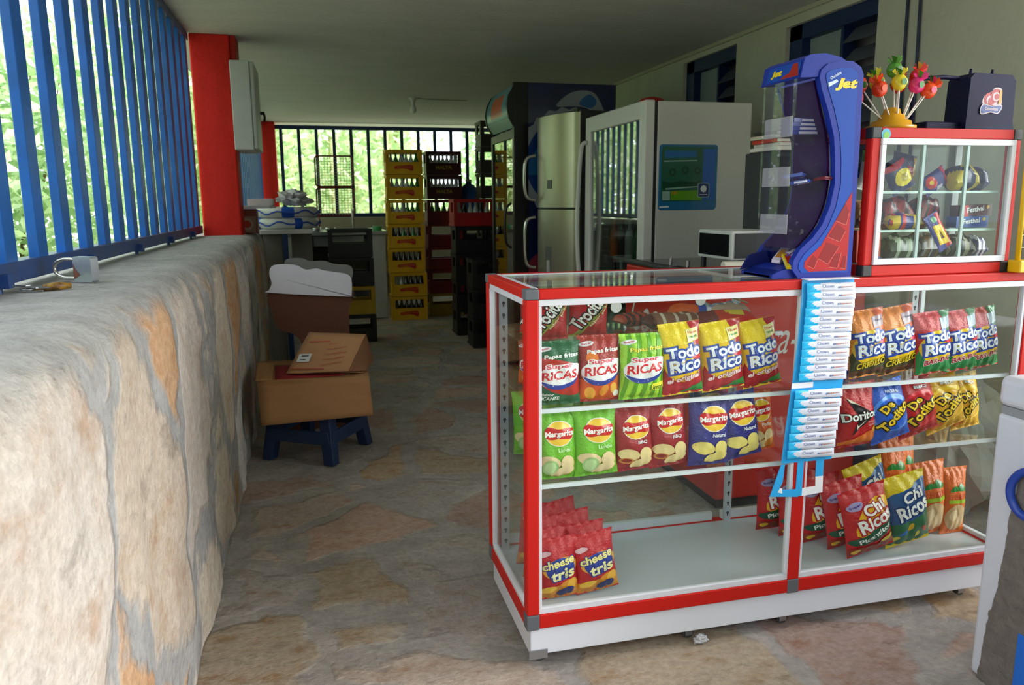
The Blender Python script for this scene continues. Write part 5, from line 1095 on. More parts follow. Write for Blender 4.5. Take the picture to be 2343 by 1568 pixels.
mb.flat([(-0.152, -0.060), (-0.06, -0.048), (0.0, -0.050), (0.08, -0.044), (0.08, -0.02), (0.02, -0.026), (-0.05, -0.018), (-0.10, -0.03), (-0.152, -0.02)], c_, E1, E2, 5, 0.0012)
mb.flat([(-0.13, -0.066), (0.08, -0.052), (0.08, -0.046), (-0.13, -0.058)], c_, E1, E2, 6, 0.0014); mb.flat([(-0.100, -0.122), (0.085, -0.122), (0.085, -0.068), (-0.100, -0.074)], c_, E1, E2, 11, 0.0012)
mb.flat([(-0.150, -0.122), (-0.104, -0.122), (-0.104, -0.074), (-0.150, -0.074)], c_, E1, E2, 6, 0.0012); mb.flat([(-0.095, -0.092), (-0.06, -0.09), (-0.06, -0.072), (-0.095, -0.075)], c_, E1, E2, 9, 0.0016)
mb.flat(rrect(0.058, -0.108, 0.128, -0.030, 0.010), c_, E1, E2, 6, 0.0018); mb.flat(rrect(0.062, -0.104, 0.124, -0.034, 0.008), c_, E1, E2, 8, 0.0021)
mb.flat([(0.093+(0.020 if k % 2 == 0 else 0.0165)*math.cos(k*math.pi/8), -0.062+(0.020 if k % 2 == 0 else 0.0165)*math.sin(k*math.pi/8)) for k in range(16)], c_, E1, E2, 7, 0.0024); mb.flat([(0.070, -0.094), (0.116, -0.094), (0.116, -0.091), (0.070, -0.091)], c_, E1, E2, 7, 0.0024)
mb.flat([(-0.165, -0.163), (-0.11, -0.161), (-0.11, -0.152), (-0.165, -0.154)], c_, E1, E2, 7, 0.0008)
mb.build('notice', M_, t)
# objects on the fridge and inside
t = thing('cap', 'red and black cap lying on top of the white fridge', 'cap', (2.05, 4.62, 1.856))
mb = MB(); mb.lathe([(0.105, 0.0), (0.108, 0.03), (0.095, 0.07), (0.06, 0.098), (0.02, 0.108), (0.0005, 0.109)], (2.06, 4.60, 1.856), 24); mb.build('crown', [mat('b81a1a', 0.8)], t)
mb = MB(); mb.prism([(2.10, 4.52), (2.20, 4.50), (2.25, 4.56), (2.24, 4.66), (2.16, 4.69), (2.12, 4.68)], 1.858, 1.87, 'z'); mb.build('peak', mat('17171a', 0.8), t, bevel=0.003)
mb = MB(); mb.tube(smooth_poly([(2.0, 4.3, 1.862), (2.08, 4.25, 1.868), (2.16, 4.33, 1.862), (2.22, 4.26, 1.87), (2.29, 4.30, 1.862)], 4, False), 0.008, 6); tag(mb.build('cable', mat('202024', 0.6)), 'black cable coiled on the white fridge', 'cable')
def bottle_mesh(colr, cap, h=0.24, r=0.032):
    m_ = MB(); m_.lathe([(r*0.9, 0), (r, 0.008), (r, h*0.52), (r*0.85, h*0.62), (r*0.42, h*0.76), (r*0.38, h*0.93)], (0, 0, 0), 14)
    m_.lathe([(r*0.46, h*0.93), (r*0.48, h*0.99), (r*0.3, h), (0.0005, h)], (0, 0, 0), 12, 1)
    return m_
BOT = {}
def bottle(kind, loc, label, group, cat='bottle', sc=1.0):
    if kind not in BOT:
        c_, cp_ = {'green': ('2f7a3a', '3c8a48'), 'clear': ('b9c6c0', 'dfe2e0'), 'white': ('d8dee0', 'eceef0'), 'dark': ('1b1614', '5a5048'), 'cola': ('2a0e08', 'b8201c'), 'orange': ('d8701c', 'e8e4de'), 'blue': ('2a5ab0', 'd8dce4')}[kind]
        o = bottle_mesh(c_, cp_).build('bottle', [mat(c_, 0.12, spec=0.8), mat(cp_, 0.35)]); BOT[kind] = o
    else: o = BOT[kind].copy(); COL.objects.link(o)
    o.location = loc; o.scale = (sc, sc, sc)
    return tag(o, label, cat, group)
k = 0
for z, zn in ((0.458, 'lowest'), (0.728, 'lower middle'), (0.988, 'upper middle'), (1.248, 'upper')):
    for j in range(6):
        y = 4.0+j*0.125
        bottle(['cola', 'orange', 'cola', 'blue', 'green', 'clear'][(j+k) % 6], (1.84, y, z), '%s bottle from the near end on the %s shelf of the white fridge' % (ORD[j], zn), 'bottles in the white fridge')
    k += 1

# ------------------------------------------------------------------ stainless steel fridge
def SS(nm='stainless'): return mat('c6bfae', 0.32, metal=0.8, var=0.06, vscale=3, stretch=(1, 1, 0.1))
t = thing('steel_fridge', 'tall stainless steel fridge with rounded doors, between the white fridge and the big drinks cooler', 'fridge', (1.665, 4.98, 0.0), math.radians(14))
# local frame: door faces -x, width along y
mb = MB(); mb.box(0.07, 0.60, 0.0, 0.56, 0.03, 1.93); mb.build('cabinet', mat('4a4c4e', 0.4, metal=0.4), t, bevel=0.008, local=True)
def curved_door(nm, z0, z1):
    prof = []
    for i in range(13):
        u = i/12; y = 0.56*u; prof.append((0.0+0.055*(2*u-1)**2*1.0+0.02*(abs(2*u-1)**10), y))
    poly = prof+[(0.068, 0.56), (0.068, 0.0)]
    m_ = MB(); n_ = len(poly)
    m_.add([(x, y, z0) for x, y in poly]+[(x, y, z1) for x, y in poly], [(i, (i+1) % n_, n_+(i+1) % n_, n_+i) for i in range(n_)], 0, False)
    for i in range(12): m_.s[i] = True
    m_.add([(x, y, z0) for x, y in poly], [tuple(range(n_-1, -1, -1))]); m_.add([(x, y, z1) for x, y in poly], [tuple(range(n_))])
    return m_.build(nm, SS(), t, local=True)
dU = curved_door('upper_door', 1.29, 1.915); dL = curved_door('lower_door', 0.10, 1.275)
for dd, za, zb in ((dU, 1.34, 1.66), (dL, 0.85, 1.22)):
    m_ = MB(); m_.tube(smooth_poly([(0.03, 0.53, zb), (-0.035, 0.55, zb-0.03), (-0.05, 0.55, (za+zb)/2), (-0.035, 0.55, za+0.03), (0.03, 0.53, za)], 5, False), 0.012, 10); m_.build('handle', mat('c8c8c4', 0.2, metal=0.9), dd, local=True)
m_ = MB(); m_.box(-0.003, 0.004, 0.25, 0.31, 1.42, 1.48); m_.build('badge', mat('5c5c5a', 0.4), dU, local=True)
m_ = MB(); m_.box(-0.004, 0.004, 0.25, 0.33, 0.72, 1.02, 0); m_.box(-0.007, 0.0, 0.27, 0.31, 0.66, 0.92, 1); m_.build('water_dispenser', [mat('8e9092', 0.3, metal=0.6), mat('b8b4ac', 0.4)], dL, local=True)
m_ = MB(); m_.box(0.06, 0.10, 0.01, 0.05, 1.275, 1.30); m_.box(0.06, 0.10, 0.02, 0.06, 1.915, 1.94); m_.build('hinge', mat('3a3632', 0.5), t, local=True)

# ------------------------------------------------------------------ tall branded drinks cooler
t = thing('drinks_cooler', 'huge black framed drinks cooler with a blue bottle cap print on its side', 'drinks cooler', (1.87, 6.1, 0.0))
x0, x1, y0, y1, z1 = 1.50, 2.28, 5.75, 6.52, 2.205
NB = mat('14215c', 0.35, coat=0.2, var=0.25, vscale=4, col2='0c1540')
BKM = mat('0c0d0f', 0.35)
mb = MB(); mb.box(x0, x1, y0, y0+0.04, 0.03, z1); mb.box(x0, x1, y1-0.04, y1, 0.03, z1); mb.box(x1-0.04, x1, y0+0.04, y1-0.04, 0.03, z1); mb.box(x0, x1-0.04, y0+0.04, y1-0.04, z1-0.34, z1); mb.box(x0, x1-0.04, y0+0.04, y1-0.04, 0.03, 0.3)
mb.build('cabinet', NB, t, bevel=0.004)
# printed side: cap, swirl, stripes
WB, MBl, LB, RDp = mat('9aa0ac', 0.35), mat('1d3f86', 0.35), mat('2c6aa8', 0.35), mat('8a2a3a', 0.4)
mb = MB(); c_ = (0, y0-0.001, 0)
mb.flat([(1.53, 1.78), (1.72, 1.90), (1.72, 1.74), (1.53, 1.60)], c_, E1, E2, 0, 0); mb.flat([(1.53, 1.50), (1.70, 1.62), (1.70, 1.42), (1.53, 1.34)], c_, E1, E2, 0, 0); mb.flat([(1.53, 1.62), (1.70, 1.74), (1.70, 1.60), (1.53, 1.46)], c_, E1, E2, 1, 0.0004)
cx_, cz_, R_ = 1.90, 1.62, 0.40
mb.flat([(cx_+(R_+(0.018 if k % 2 else -0.006))*math.cos(k*math.pi/24), cz_+(R_+(0.018 if k % 2 else -0.006))*math.sin(k*math.pi/24)) for k in range(48)], c_, E1, E2, 0, 0.0008)
mb.flat([(x, z) for x, z in circ(cx_, cz_, R_-0.06, 36)], c_, E1, E2, 1, 0.0012)
mb.flat(smooth_poly([(1.56, 1.55), (1.70, 1.78), (1.95, 1.88), (2.18, 1.78), (2.05, 1.80), (1.86, 1.74), (1.72, 1.56)], 4), c_, E1, E2, 2, 0.0016)
mb.flat(smooth_poly([(1.80, 2.04), (1.92, 2.14), (2.08, 2.15), (2.16, 2.06), (2.24, 1.86), (2.16, 1.92), (2.06, 2.02), (1.94, 2.04)], 4), c_, E1, E2, 0, 0.0006)
mb.flat(smooth_poly([(1.98, 2.06), (2.06, 2.13), (2.12, 2.08), (2.08, 2.03)], 4), c_, E1, E2, 2, 0.001)
mb.flat(smooth_poly([(1.53, 0.80), (1.68, 0.95), (1.86, 0.92), (1.9, 0.7), (1.53, 0.6)], 4), c_, E1, E2, 3, 0.0006)
mb.build('side_print', [WB, MBl, LB, RDp], t)
mb = MB(); mb.box(x0-0.03, x0+0.0, y0-0.004, y0+0.05, 0.03, z1); mb.box(x0-0.03, x0, y1-0.05, y1, 0.03, z1-0.34); mb.box(x0-0.03, x0, y0+0.05, y1-0.05, z1-0.40, z1-0.34); mb.box(x0-0.03, x0, y0+0.05, y1-0.05, 0.03, 0.14); mb.box(x0, x0+0.08, y0-0.004, y0-0.0012, 0.03, z1)
dr = mb.build('door_frame', BKM, t, bevel=0.004)
q = MB(); q.box(x0-0.02, x0-0.015, y0+0.05, y1-0.05, 0.14, z1-0.40); q = q.build('door_pane', glass('cooler_glass', (0.62, 0.68, 0.66), boost=0.30), dr, local=True); q.data.transform(Matrix.Translation(-t.location))
q = MB(); q.tube(smooth_poly([(x0-0.03, y0+0.10, 1.32), (x0-0.07, y0+0.10, 1.28), (x0-0.08, y0+0.10, 1.15), (x0-0.07, y0+0.10, 1.02), (x0-0.03, y0+0.10, 0.98)], 4, False), 0.010, 8); q = q.build('handle', BKM, dr, local=True); q.data.transform(Matrix.Translation(-t.location))
# curved light box header
mb = MB(); hp = [(x0, 1.87), (x0-0.02, 1.87), (x0-0.07, 1.95), (x0-0.085, 2.03), (x0-0.07, 2.11), (x0-0.03, 2.18), (x0, 2.205)]
mb.prism(hp, y0+0.0, y0+0.02, 'y', 0); mb.prism(hp, y1-0.02, y1, 'y', 0); h_ = mb.build('header', BKM, t)
mb = MB(); vs = []; inn = smooth_poly([(x0-0.015, 1.885), (x0-0.062, 1.955), (x0-0.076, 2.03), (x0-0.062, 2.105), (x0-0.02, 2.19)], 5, False)
for y in [y0+0.02+(y1-y0-0.04)*i/8 for i in range(9)]: vs += [(x, y, z) for x, z in inn]
K = len(inn); mb.add(vs, [(j*K+i, j*K+i+1, (j+1)*K+i+1, (j+1)*K+i) for j in range(8) for i in range(K-1)], 0, True)
for f_i in range(len(mb.f)):
    j, i = divmod(f_i, K-1)
    if 2 <= j <= 5 and 6 < i < 17: mb.m[f_i] = 1 if i > 9 else 2
    elif i < 5: mb.m[f_i] = 3
q = mb.build('header_sign', [mat('5c9cb0', 0.25), mat('d4602e', 0.3), mat('b8281c', 0.3), mat('a8d0c0', 0.3)], h_, local=True); q.data.transform(Matrix.Translation(-t.location))
for z in (0.5, 0.85, 1.2, 1.55):
    q = MB(); q.box(x0+0.02, x1-0.05, y0+0.045, y1-0.045, z, z+0.01); q.build('shelf', mat('6a6e70', 0.5), t)

# ------------------------------------------------------------------ bottle crates
def crate_mesh(w=0.40, d=0.30, h=0.268, wall=0.014, zw0=0.135, zw1=0.232, open_top=True):
    m_ = MB()
    m_.box(0, w, 0, d, 0, 0.012)
    for y0_, y1_ in ((0, wall), (d-wall, d)):
        m_.box(0, w, y0_, y1_, 0.012, zw0); m_.box(0, w, y0_, y1_, zw1, h)
        m_.box(0, 0.035, y0_, y1_, zw0, zw1); m_.box(w-0.035, w, y0_, y1_, zw0, zw1)
    for x0_, x1_ in ((0, wall), (w-wall, w)):
        m_.box(x0_, x1_, wall, d-wall, 0.012, zw0); m_.box(x0_, x1_, wall, d-wall, zw1, h)
        m_.box(x0_, x1_, wall, 0.08, zw0, zw1); m_.box(x0_, x1_, d-0.08, d-wall, zw0, zw1)
    # ribs and rims
    m_.box(-0.006, w+0.006, -0.006, 0, h-0.028, h); m_.box(-0.006, w+0.006, -0.006, 0, 0, 0.02)
    m_.box(-0.006, 0, -0.006, d+0.006, h-0.028, h); m_.box(-0.006, 0, -0.006, d+0.006, 0, 0.02)
    m_.box(-0.006, 0.012, -0.006, 0.012, 0.02, h-0.028); m_.box(w-0.012, w+0.006, -0.006, 0.012, 0.02, h-0.028)
    return m_
CR = {}
def crate(colr, logo, loc, label, group, rz=0.0):
    key = (colr, logo)
    if key not in CR:
        r = thing('bottle_crate', label, 'crate', (0, 0, 0), 0, group)
        crate_mesh().build('shell', mat(colr, 0.45, var=0.15, vscale=9), r, local=True)
        if logo:
            g_ = MB()
            if logo == 'red': g_.flat(smooth_poly([(0.10, 0.088), (0.20, 0.098), (0.29, 0.100), (0.30, 0.045), (0.27, 0.038), (0.25, 0.052), (0.18, 0.062), (0.10, 0.056)], 3), (0, -0.0012, 0), E1, E2, 0); [g_.flat([(0.125+q*0.021, 0.068+0.0012*q), (0.131+q*0.021, 0.068+0.0012*q), (0.134+q*0.021, 0.088), (0.129+q*0.021, 0.088)], (0, -0.0018, 0), E1, E2, 1) for q in range(8)]
            else: g_.text(logo, (0.20, -0.0012, 0.085), E1, E2, 0.19, 0.042, 0, 0.04)
            g_.build('logo', [mat('b8281a', 0.5) if logo == 'red' else mat('a8901c', 0.5), mat('d8a020', 0.5)], r, local=True)
        CR[key] = r; o = r
    else: o = copy_tree(CR[key])
    o.location = loc; o.rotation_euler = (0, 0, rz); tag(o, label, 'crate', group)
    return o
def fill(loc, kinds, where, n=6, sc=1.0):
    names = {'green': 'green', 'clear': 'clear', 'white': 'whitish', 'dark': 'dark brown'}
    cnt = {}
    for k, kd in enumerate(kinds):
        bottle(kd, (loc[0]+0.058+k*(0.284/(len(kinds)-1)), loc[1]+0.062, loc[2]+0.013), '%s bottle from the left, %s, in the %s' % (ORD[k], names[kd], where), 'bottles in the '+where, sc=0.98)
H_ = 0.2745
posn = ['bottom', 'second from the bottom', 'third from the bottom', 'fourth from the bottom', 'third from the top', 'second from the top', 'topmost']
filly = [['dark']*6, ['clear', 'clear', 'dark', 'dark', 'dark', 'dark'], ['dark']*6, ['dark', 'dark', 'green', 'dark', 'green', 'dark'], ['clear', 'clear', 'clear', 'green', 'green', 'green'], ['clear']*4+['green']*2, ['clear', 'green', 'clear', 'clear', 'clear', 'green']]
for k in range(7):
    ox = 0.0 if k < 2 else -0.012
    L_ = (0.805+ox+0.003*(k % 2), 8.83+(0.02 if k > 1 else 0), k*H_)
    crate('e0a80c', 'red', L_, 'yellow bottle crate, %s in the yellow stack by the sink' % posn[k], 'yellow crates stacked by the sink')
    fill(L_, filly[k], 'yellow crate '+('at the bottom', 'second from the bottom', 'third from the bottom', 'fourth from the bottom', 'third from the top', 'second from the top', 'on top')[k])
for k in range(7):
    L_ = (1.275+0.004*(k % 2), 9.06, k*H_)
    if k == 0: crate('9a7a10', None, L_, 'dull yellow bottle crate at the foot of the dark red stack', 'crates of the dark red stack')
    elif k < 5: crate('7c1210', None, L_, 'dark red bottle crate, %s in its stack' % posn[k], 'crates of the dark red stack')
    else: crate('4a1216', 'MALTA', L_, 'maroon bottle crate with yellow letters, %s of its stack' % ('topmost' if k == 6 else 'just below the top'), 'crates of the dark red stack')
    if k in (4,): fill(L_, ['green']*5, 'red crate under the maroon ones')
    if k > 4: fill(L_, ['white']*7, '%s maroon crate' % ('topmost' if k == 6 else 'second'))
for k in range(4):
    crate('141416', None, (1.345+0.003*(k % 2), 7.62, k*H_), 'black bottle crate, %s under the bright red crate' % posn[k], 'black crates under the red crate')
L_ = (1.335, 7.62, 4*H_); crate('b41a1c', None, L_, 'bright red bottle crate on top of the black stack', 'black crates under the red crate'); fill(L_, ['clear', 'dark', 'clear', 'clear', 'dark', 'clear'], 'bright red crate')
for k in range(3):
    crate('141416', None, (1.365+0.003*(k % 2), 6.88, k*H_), 'black bottle crate, %s of the short stack nearest the cooler' % posn[k if k < 2 else 6], 'short stack of black crates')
for k in range(8):
    crate('3a3634', None, (1.76+0.003*(k % 2), 8.32, k*H_), 'dark grey bottle crate in the tallest stack, %s from its foot' % ORD[k], 'tall stack of dark grey crates')
t = thing('water_jug', 'blue plastic water jug standing on crates behind the red crate', 'jug', (1.62, 8.9, 0))
mb = MB(); mb.lathe([(0.13, 1.10), (0.135, 1.12), (0.135, 1.40), (0.12, 1.47), (0.07, 1.53), (0.035, 1.55), (0.035, 1.58)], (1.80, 9.25, 0), 20); mb.build('body', mat('1c4a8c', 0.3), t)
mb = MB(); mb.lathe([(0.038, 1.575), (0.038, 1.60), (0.0005, 1.60)], (1.80, 9.25, 0), 16); mb.build('cap', mat('d8dce0', 0.4), t)
for k in range(4): crate('141416', None, (1.70, 9.08, k*H_), 'black bottle crate under the blue water jug, %s of that stack' % posn[k], 'black crates under the water jug')
t.location = (1.80, 9.25, 1.10)
for ch in t.children: ch.location = (1.62-1.80, 8.9-9.25, -1.10)

# ------------------------------------------------------------------ sink counter at the back
t = thing('sink_counter', 'white washed masonry sink counter with a steel basin at the back', 'counter', (0.3, 9.4, 0.0))
WM = mat('aeb0ae', 0.85, var=0.12, vscale=4)
mb = MB(); mb.box(0.60, 0.775, 9.05, 9.75, 0, 0.975); mb.build('pier', WM, t, bevel=0.008)
mb = MB(); mb.box(-0.61, -0.10, 9.05, 9.75, 0, 0.975); mb.build('pier', WM, t, bevel=0.008)
mb = MB(); mb.box(-0.61, 0.80, 9.02, 9.80, 0.975, 1.015); mb.build('top', mat('a4a8aa', 0.2, metal=0.7, var=0.15, vscale=6), t, bevel=0.004)
mb = MB(); mb.box(-0.05, 0.55, 9.15, 9.6, 0.84, 0.98); mb.build('basin', mat('8c9094', 0.25, metal=0.8), t, bevel=0.02)
mb = MB(); mb.cyl((0.44, 9.66, 1.015), (0.44, 9.66, 1.22), 0.012); mb.tube(smooth_poly([(0.44, 9.66, 1.20), (0.44, 9.64, 1.25), (0.44, 9.58, 1.265), (0.44, 9.52, 1.24)], 4, False), 0.009, 8); mb.build('faucet', mat('cfd2d4', 0.15, metal=0.95), t)
mb = MB(); mb.box(-0.61, 0.8, 9.81, 11.69, 0.0, 0.98); tag(mb.build('masonry_block', mat('6a665e', 0.9, var=0.3, vscale=3)), 'rough masonry ledge between the sink and the back wall', 'ledge')
mb = MB(); mb.lathe([(0.05, 0), (0.055, 0.03), (0.055, 0.05), (0.0005, 0.052)], (0.70, 9.25, 1.016), 16); tag(mb.build('scouring_tub', mat('3c9a5a', 0.5)), 'small green tub on the sink counter', 'tub')
mb = MB(); mb.lathe([(0.06, 0), (0.085, 0.018), (0.088, 0.022), (0.0005, 0.020)], (0.64, 9.4, 1.016), 20); tag(mb.build('dish', mat('dde2de', 0.3)), 'white dish on the sink counter beside the green tub', 'dish')
for k, (x, c_, lab) in enumerate(((0.0, 'c8ccce', 'steel pot on the sink counter, left of the faucet'), (0.16, 'b8bcc0', 'small steel bowl on the sink counter'), (0.30, 'd0d4d6', 'steel cup on the sink counter beside the faucet'))):
    mb = MB(); mb.lathe([(0.04, 0), (0.055, 0.01), (0.058, 0.05-0.01*k), (0.052, 0.05-0.01*k), (0.048, 0.012), (0.0005, 0.010)], (x, 9.2, 1.016), 18); tag(mb.build('pot' if k == 0 else ('bowl' if k == 1 else 'cup'), mat(c_, 0.15, metal=0.95)), lab, 'pot' if k == 0 else ('bowl' if k == 1 else 'cup'))
# crates under the sink, behind the cardboard
CR_ = [('141416', 0.08, 8.0, 0, 'black bottle crate on the floor in front of the sink, at the bottom'), ('141416', 0.085, 8.0, 1, 'black bottle crate in front of the sink, second from the floor'), ('a8860c', 0.09, 8.0, 2, 'yellow bottle crate between black ones in front of the sink')]
CR_ = [('141416', 0.12, 7.50, 0, 'black bottle crate on the floor in front of the sink'), ('b8920e', 0.12, 7.50, 1, 'yellow bottle crate between the black ones in front of the sink'), ('141416', 0.115, 7.50, 2, 'black bottle crate above the yellow one in front of the sink'), ('1a1a1c', 0.11, 7.50, 3, 'topmost black crate of the stack in front of the sink')]
for c_, x, y, k, lab in CR_:
    crate(c_, None, (x, y, k*H_), lab, 'crates in front of the sink')

# wire rack outside the back grille: two tiers
def cage(x0, x1, z0, zm, z1, y, label):
    t = thing('wire_rack', label, 'rack', ((x0+x1)/2, y, z0))
    RR_ = mat('6e1a14', 0.5)
    for a, b_ in ((z0, zm-0.01), (zm+0.01, z1)):
        m_ = MB(); r_ = 0.04
        m_.tube([(x, y, z) for x, z in rrect(x0, a, x1, b_, r_, 4)], 0.011, 8, closed=True); f = m_.build('frame', RR_, t)
        m_ = MB(); n1 = 12; n2 = 11
        for i in range(1, n1): xx = x0+(x1-x0)*i/n1; m_.cyl((xx, y, a), (xx, y, b_), 0.003, n=5)
        for i in range(1, n2): zz = a+(b_-a)*i/n2; m_.cyl((x0, y, zz), (x1, y, zz), 0.003, n=5)
        q = m_.build('wire_mesh', mat('c8b88a', 0.5), f, local=True); q.data.transform(Matrix.Translation(-t.location))
    for x in (x0+0.02, x1-0.02): m_ = MB(); m_.cyl((x, y, z0), (x, y, 0.985), 0.010, n=8); m_.build('leg', RR_, t)
cage(0.03, 0.53, 1.165, 1.55, 1.965, 11.0, 'dark red two tier wire rack in front of the back grille')
cage(0.80, 1.05, 1.5, 1.75, 1.97, 10.9, 'dark red wire rack mostly hidden behind the yellow crates') if False else None

# ------------------------------------------------------------------ life rings, box, bag on the left
t = thing('side_table', 'white topped table with blue legs carrying the life rings', 'table', (-0.22, 6.85, 0.0))
mb = MB(); mb.box(-0.44, -0.03, 6.52, 7.15, 1.09, 1.125); mb.build('table_top', mat('d8d8d2', 0.5), t, bevel=0.004)
for x, y in ((-0.245, 6.50), (-0.07, 7.1), (-0.42, 7.1)): mb = MB(); mb.box(x-0.02, x+0.02, y, y+0.04, 0, 1.09); mb.build('leg', mat('12356a', 0.5), t, bevel=0.003)
mb = MB(); mb.box(-0.42, -0.275, 6.60, 7.1, 0.0, 1.088); mb.box(-0.21, -0.04, 6.9, 7.08, 0.45, 1.088); mb.build('panel', mat('8c8c86', 0.7), t)
def ring(name, label, z, col_band, a0, x=-0.23, y=6.85, R=0.215, r=0.045):
    m_ = MB(); n1, n2 = 48, 14; vs = []; fs = []; mi = []
    for i in range(n1):
        a = 2*math.pi*i/n1
        for j in range(n2):
            b_ = 2*math.pi*j/n2
            vs.append(((R+r*math.cos(b_))*math.cos(a), (R+r*math.cos(b_))*math.sin(a), r+r*math.sin(b_)))
    for i in range(n1):
        deg = (360*i/n1-a0) % 90
        for j in range(n2): fs.append((i*n2+j, i*n2+(j+1) % n2, ((i+1) % n1)*n2+(j+1) % n2, ((i+1) % n1)*n2+j)); mi.append(1 if deg < 16 else 0)
    m_.v = [Vector(v)+Vector((x, y, z)) for v in vs]; m_.f = [tuple(reversed(f)) for f in fs]; m_.m = mi; m_.s = [True]*len(fs)
    t = thing(name, label, 'life ring', (x, y, z)); m_.build('ring', [mat('d9dbd6', 0.45), mat('1656c8', 0.45)], t)
    m_ = MB(); pts = []
    for i in range(49):
        a = 2*math.pi*i/48; s_ = abs(math.sin(2*(a-math.radians(a0+8)))); pts.append((x+(R+r+0.004+0.010*s_)*math.cos(a), y+(R+r+0.004+0.010*s_)*math.sin(a), z+r-0.02*s_*math.sin(8*a)))
    m_.tube(pts[:-1], 0.006, 6, closed=True); m_.build('grab_rope', mat('2a56c8', 0.6), t)
ring('life_ring', 'lower white life ring with blue bands, on the side table', 1.126, 1, 280)
ring('life_ring', 'upper white life ring with blue bands, on top of the other one', 1.217, 1, 262)
t = thing('biscuit_tin', 'brown and red square tin standing on the end of the stone wall', 'tin', (-0.50, 6.2, 1.113))
mb = MB(); mb.box(-0.575, -0.425, 6.17, 6.30, 1.113, 1.292); mb.build('body', mat('7a2c16', 0.4, var=0.3, vscale=14), t, bevel=0.004)
mb = MB(); mb.flat([(-0.06, -0.07), (0.06, -0.07), (0.065, 0.05), (-0.065, 0.05)], (-0.50, 6.1695, 1.19), E1, E2, 0); mb.flat(circ(0, -0.008, 0.045, 20), (-0.50, 6.1692, 1.19), E1, E2, 1, 0.0004); mb.flat(circ(0, -0.008, 0.028, 20), (-0.50, 6.169, 1.19), E1, E2, 2, 0.0008); mb.build('label_print', [mat('8c7468', 0.5), mat('a8998c', 0.5), mat('a8301a', 0.5)], t)
t = thing('foam_tray', 'white foam tray lying over the tin and life ring', 'tray', (-0.40, 6.5, 1.31))
mb = MB(); mb.prism([(-0.60, 6.15), (-0.33, 6.15), (-0.30, 6.52), (-0.60, 6.52)], 1.296, 1.310, 'z'); mb.build('base', mat('eceef4', 0.6), t, bevel=0.004)
mb = MB(); mb.tube([(-0.585, 6.165, 1.312), (-0.345, 6.165, 1.312), (-0.32, 6.50, 1.312), (-0.585, 6.50, 1.312)], 0.005, 6, closed=True); mb.build('rim', mat('e4e8f2', 0.6), t)
mb = MB(); mb.box(-0.50, -0.31, 6.30, 6.5, 1.318, 1.372); tag(mb.build('foam_box', mat('e8e8ec', 0.6), bevel=0.006), 'small white foam box on the foam tray', 'box')
def crumple(name, label, cat, c, r, m_, seed=3, amp=0.45, n=18):
    q = MB(); vs = []
    for j in range(n+1):
        th = math.pi*j/n
        for i in range(2*n):
            ph = math.pi*i/n; d = Vector((math.sin(th)*math.cos(ph), math.sin(th)*math.sin(ph), math.cos(th)))
            k = 1+amp*noise.noise(d*2.3+Vector((seed, 0, 0)))+amp*0.5*noise.noise(d*6+Vector((0, seed, 0)))
            vs.append((c[0]+d.x*r[0]*k, c[1]+d.y*r[1]*k, max(c[2]+d.z*r[2]*k, c[2]-r[2])))
    q.add(vs, [(j*2*n+i, (j+1)*2*n+i, (j+1)*2*n+(i+1) % (2*n), j*2*n+(i+1) % (2*n)) for j in range(n) for i in range(2*n)], 0, False)
    return tag(q.build(name, m_), label, cat)
crumple('plastic_bag', 'crumpled clear plastic bag on the upper life ring', 'plastic bag', (-0.17, 6.72, 1.372), (0.12, 0.10, 0.060), mat('c6c6cc', 0.3, spec=0.8), 5, 0.6)

# ------------------------------------------------------------------ stool with cardboard
SB = mat('122c54', 0.45, var=0.1, vscale=10)
t = thing('stool', 'navy blue plastic stool under the flattened cardboard', 'stool', (-0.045, 4.17, 0.0), math.radians(-31.5))
mb = MB(); mb.box(-0.19, 0.19, -0.19, 0.19, 0.385, 0.41); mb.build('seat', SB, t, bevel=0.012, seg=3, local=True)
for sx_, sy_ in ((-1, -1), (1, -1), (-1, 1), (1, 1)):
    m_ = MB(); bx, by, tx, ty = 0.215*sx_, 0.215*sy_, 0.165*sx_, 0.165*sy_; w0, w1 = 0.030, 0.036
    vs = [(bx-w0*(sx_+1), by-w0*(sy_+1), 0.001), (bx-w0*(sx_-1), by-w0*(sy_+1), 0.001), (bx-w0*(sx_-1), by-w0*(sy_-1), 0.001), (bx-w0*(sx_+1), by-w0*(sy_-1), 0.001), (tx-w1*(sx_+1), ty-w1*(sy_+1), 0.39), (tx-w1*(sx_-1), ty-w1*(sy_+1), 0.39), (tx-w1*(sx_-1), ty-w1*(sy_-1), 0.39), (tx-w1*(sx_+1), ty-w1*(sy_-1), 0.39)]
    m_.add(vs, [(0, 3, 2, 1), (4, 5, 6, 7), (0, 1, 5, 4), (1, 2, 6, 5), (2, 3, 7, 6), (3, 0, 4, 7)]); m_.build('leg', SB, t, bevel=0.006, local=True)
for a in range(4):
    m_ = MB(); c_, s_ = [(1, 0), (0, 1), (-1, 0), (0, -1)][a]
    P0 = lambda u, v, z: (u*c_-v*s_, u*s_+v*c_, z)
    x_ = 0.19
    vs = [P0(-x_, -0.205, 0.10), P0(x_, -0.205, 0.10), P0(x_, -0.190, 0.10), P0(-x_, -0.190, 0.10), P0(-x_+0.01, -0.200, 0.165), P0(x_-0.01, -0.200, 0.165), P0(x_-0.01, -0.185, 0.165), P0(-x_+0.01, -0.185, 0.165)]
    m_.add(vs, [(0, 3, 2, 1), (4, 5, 6, 7), (0, 1, 5, 4), (1, 2, 6, 5), (2, 3, 7, 6), (3, 0, 4, 7)]); m_.build('stretcher', SB, t, bevel=0.004, local=True)
CB = mat('9c7048', 0.85, var=0.10, vscale=6, stretch=(1, 1, 6)); CBR = mat('8a1a20', 0.8)
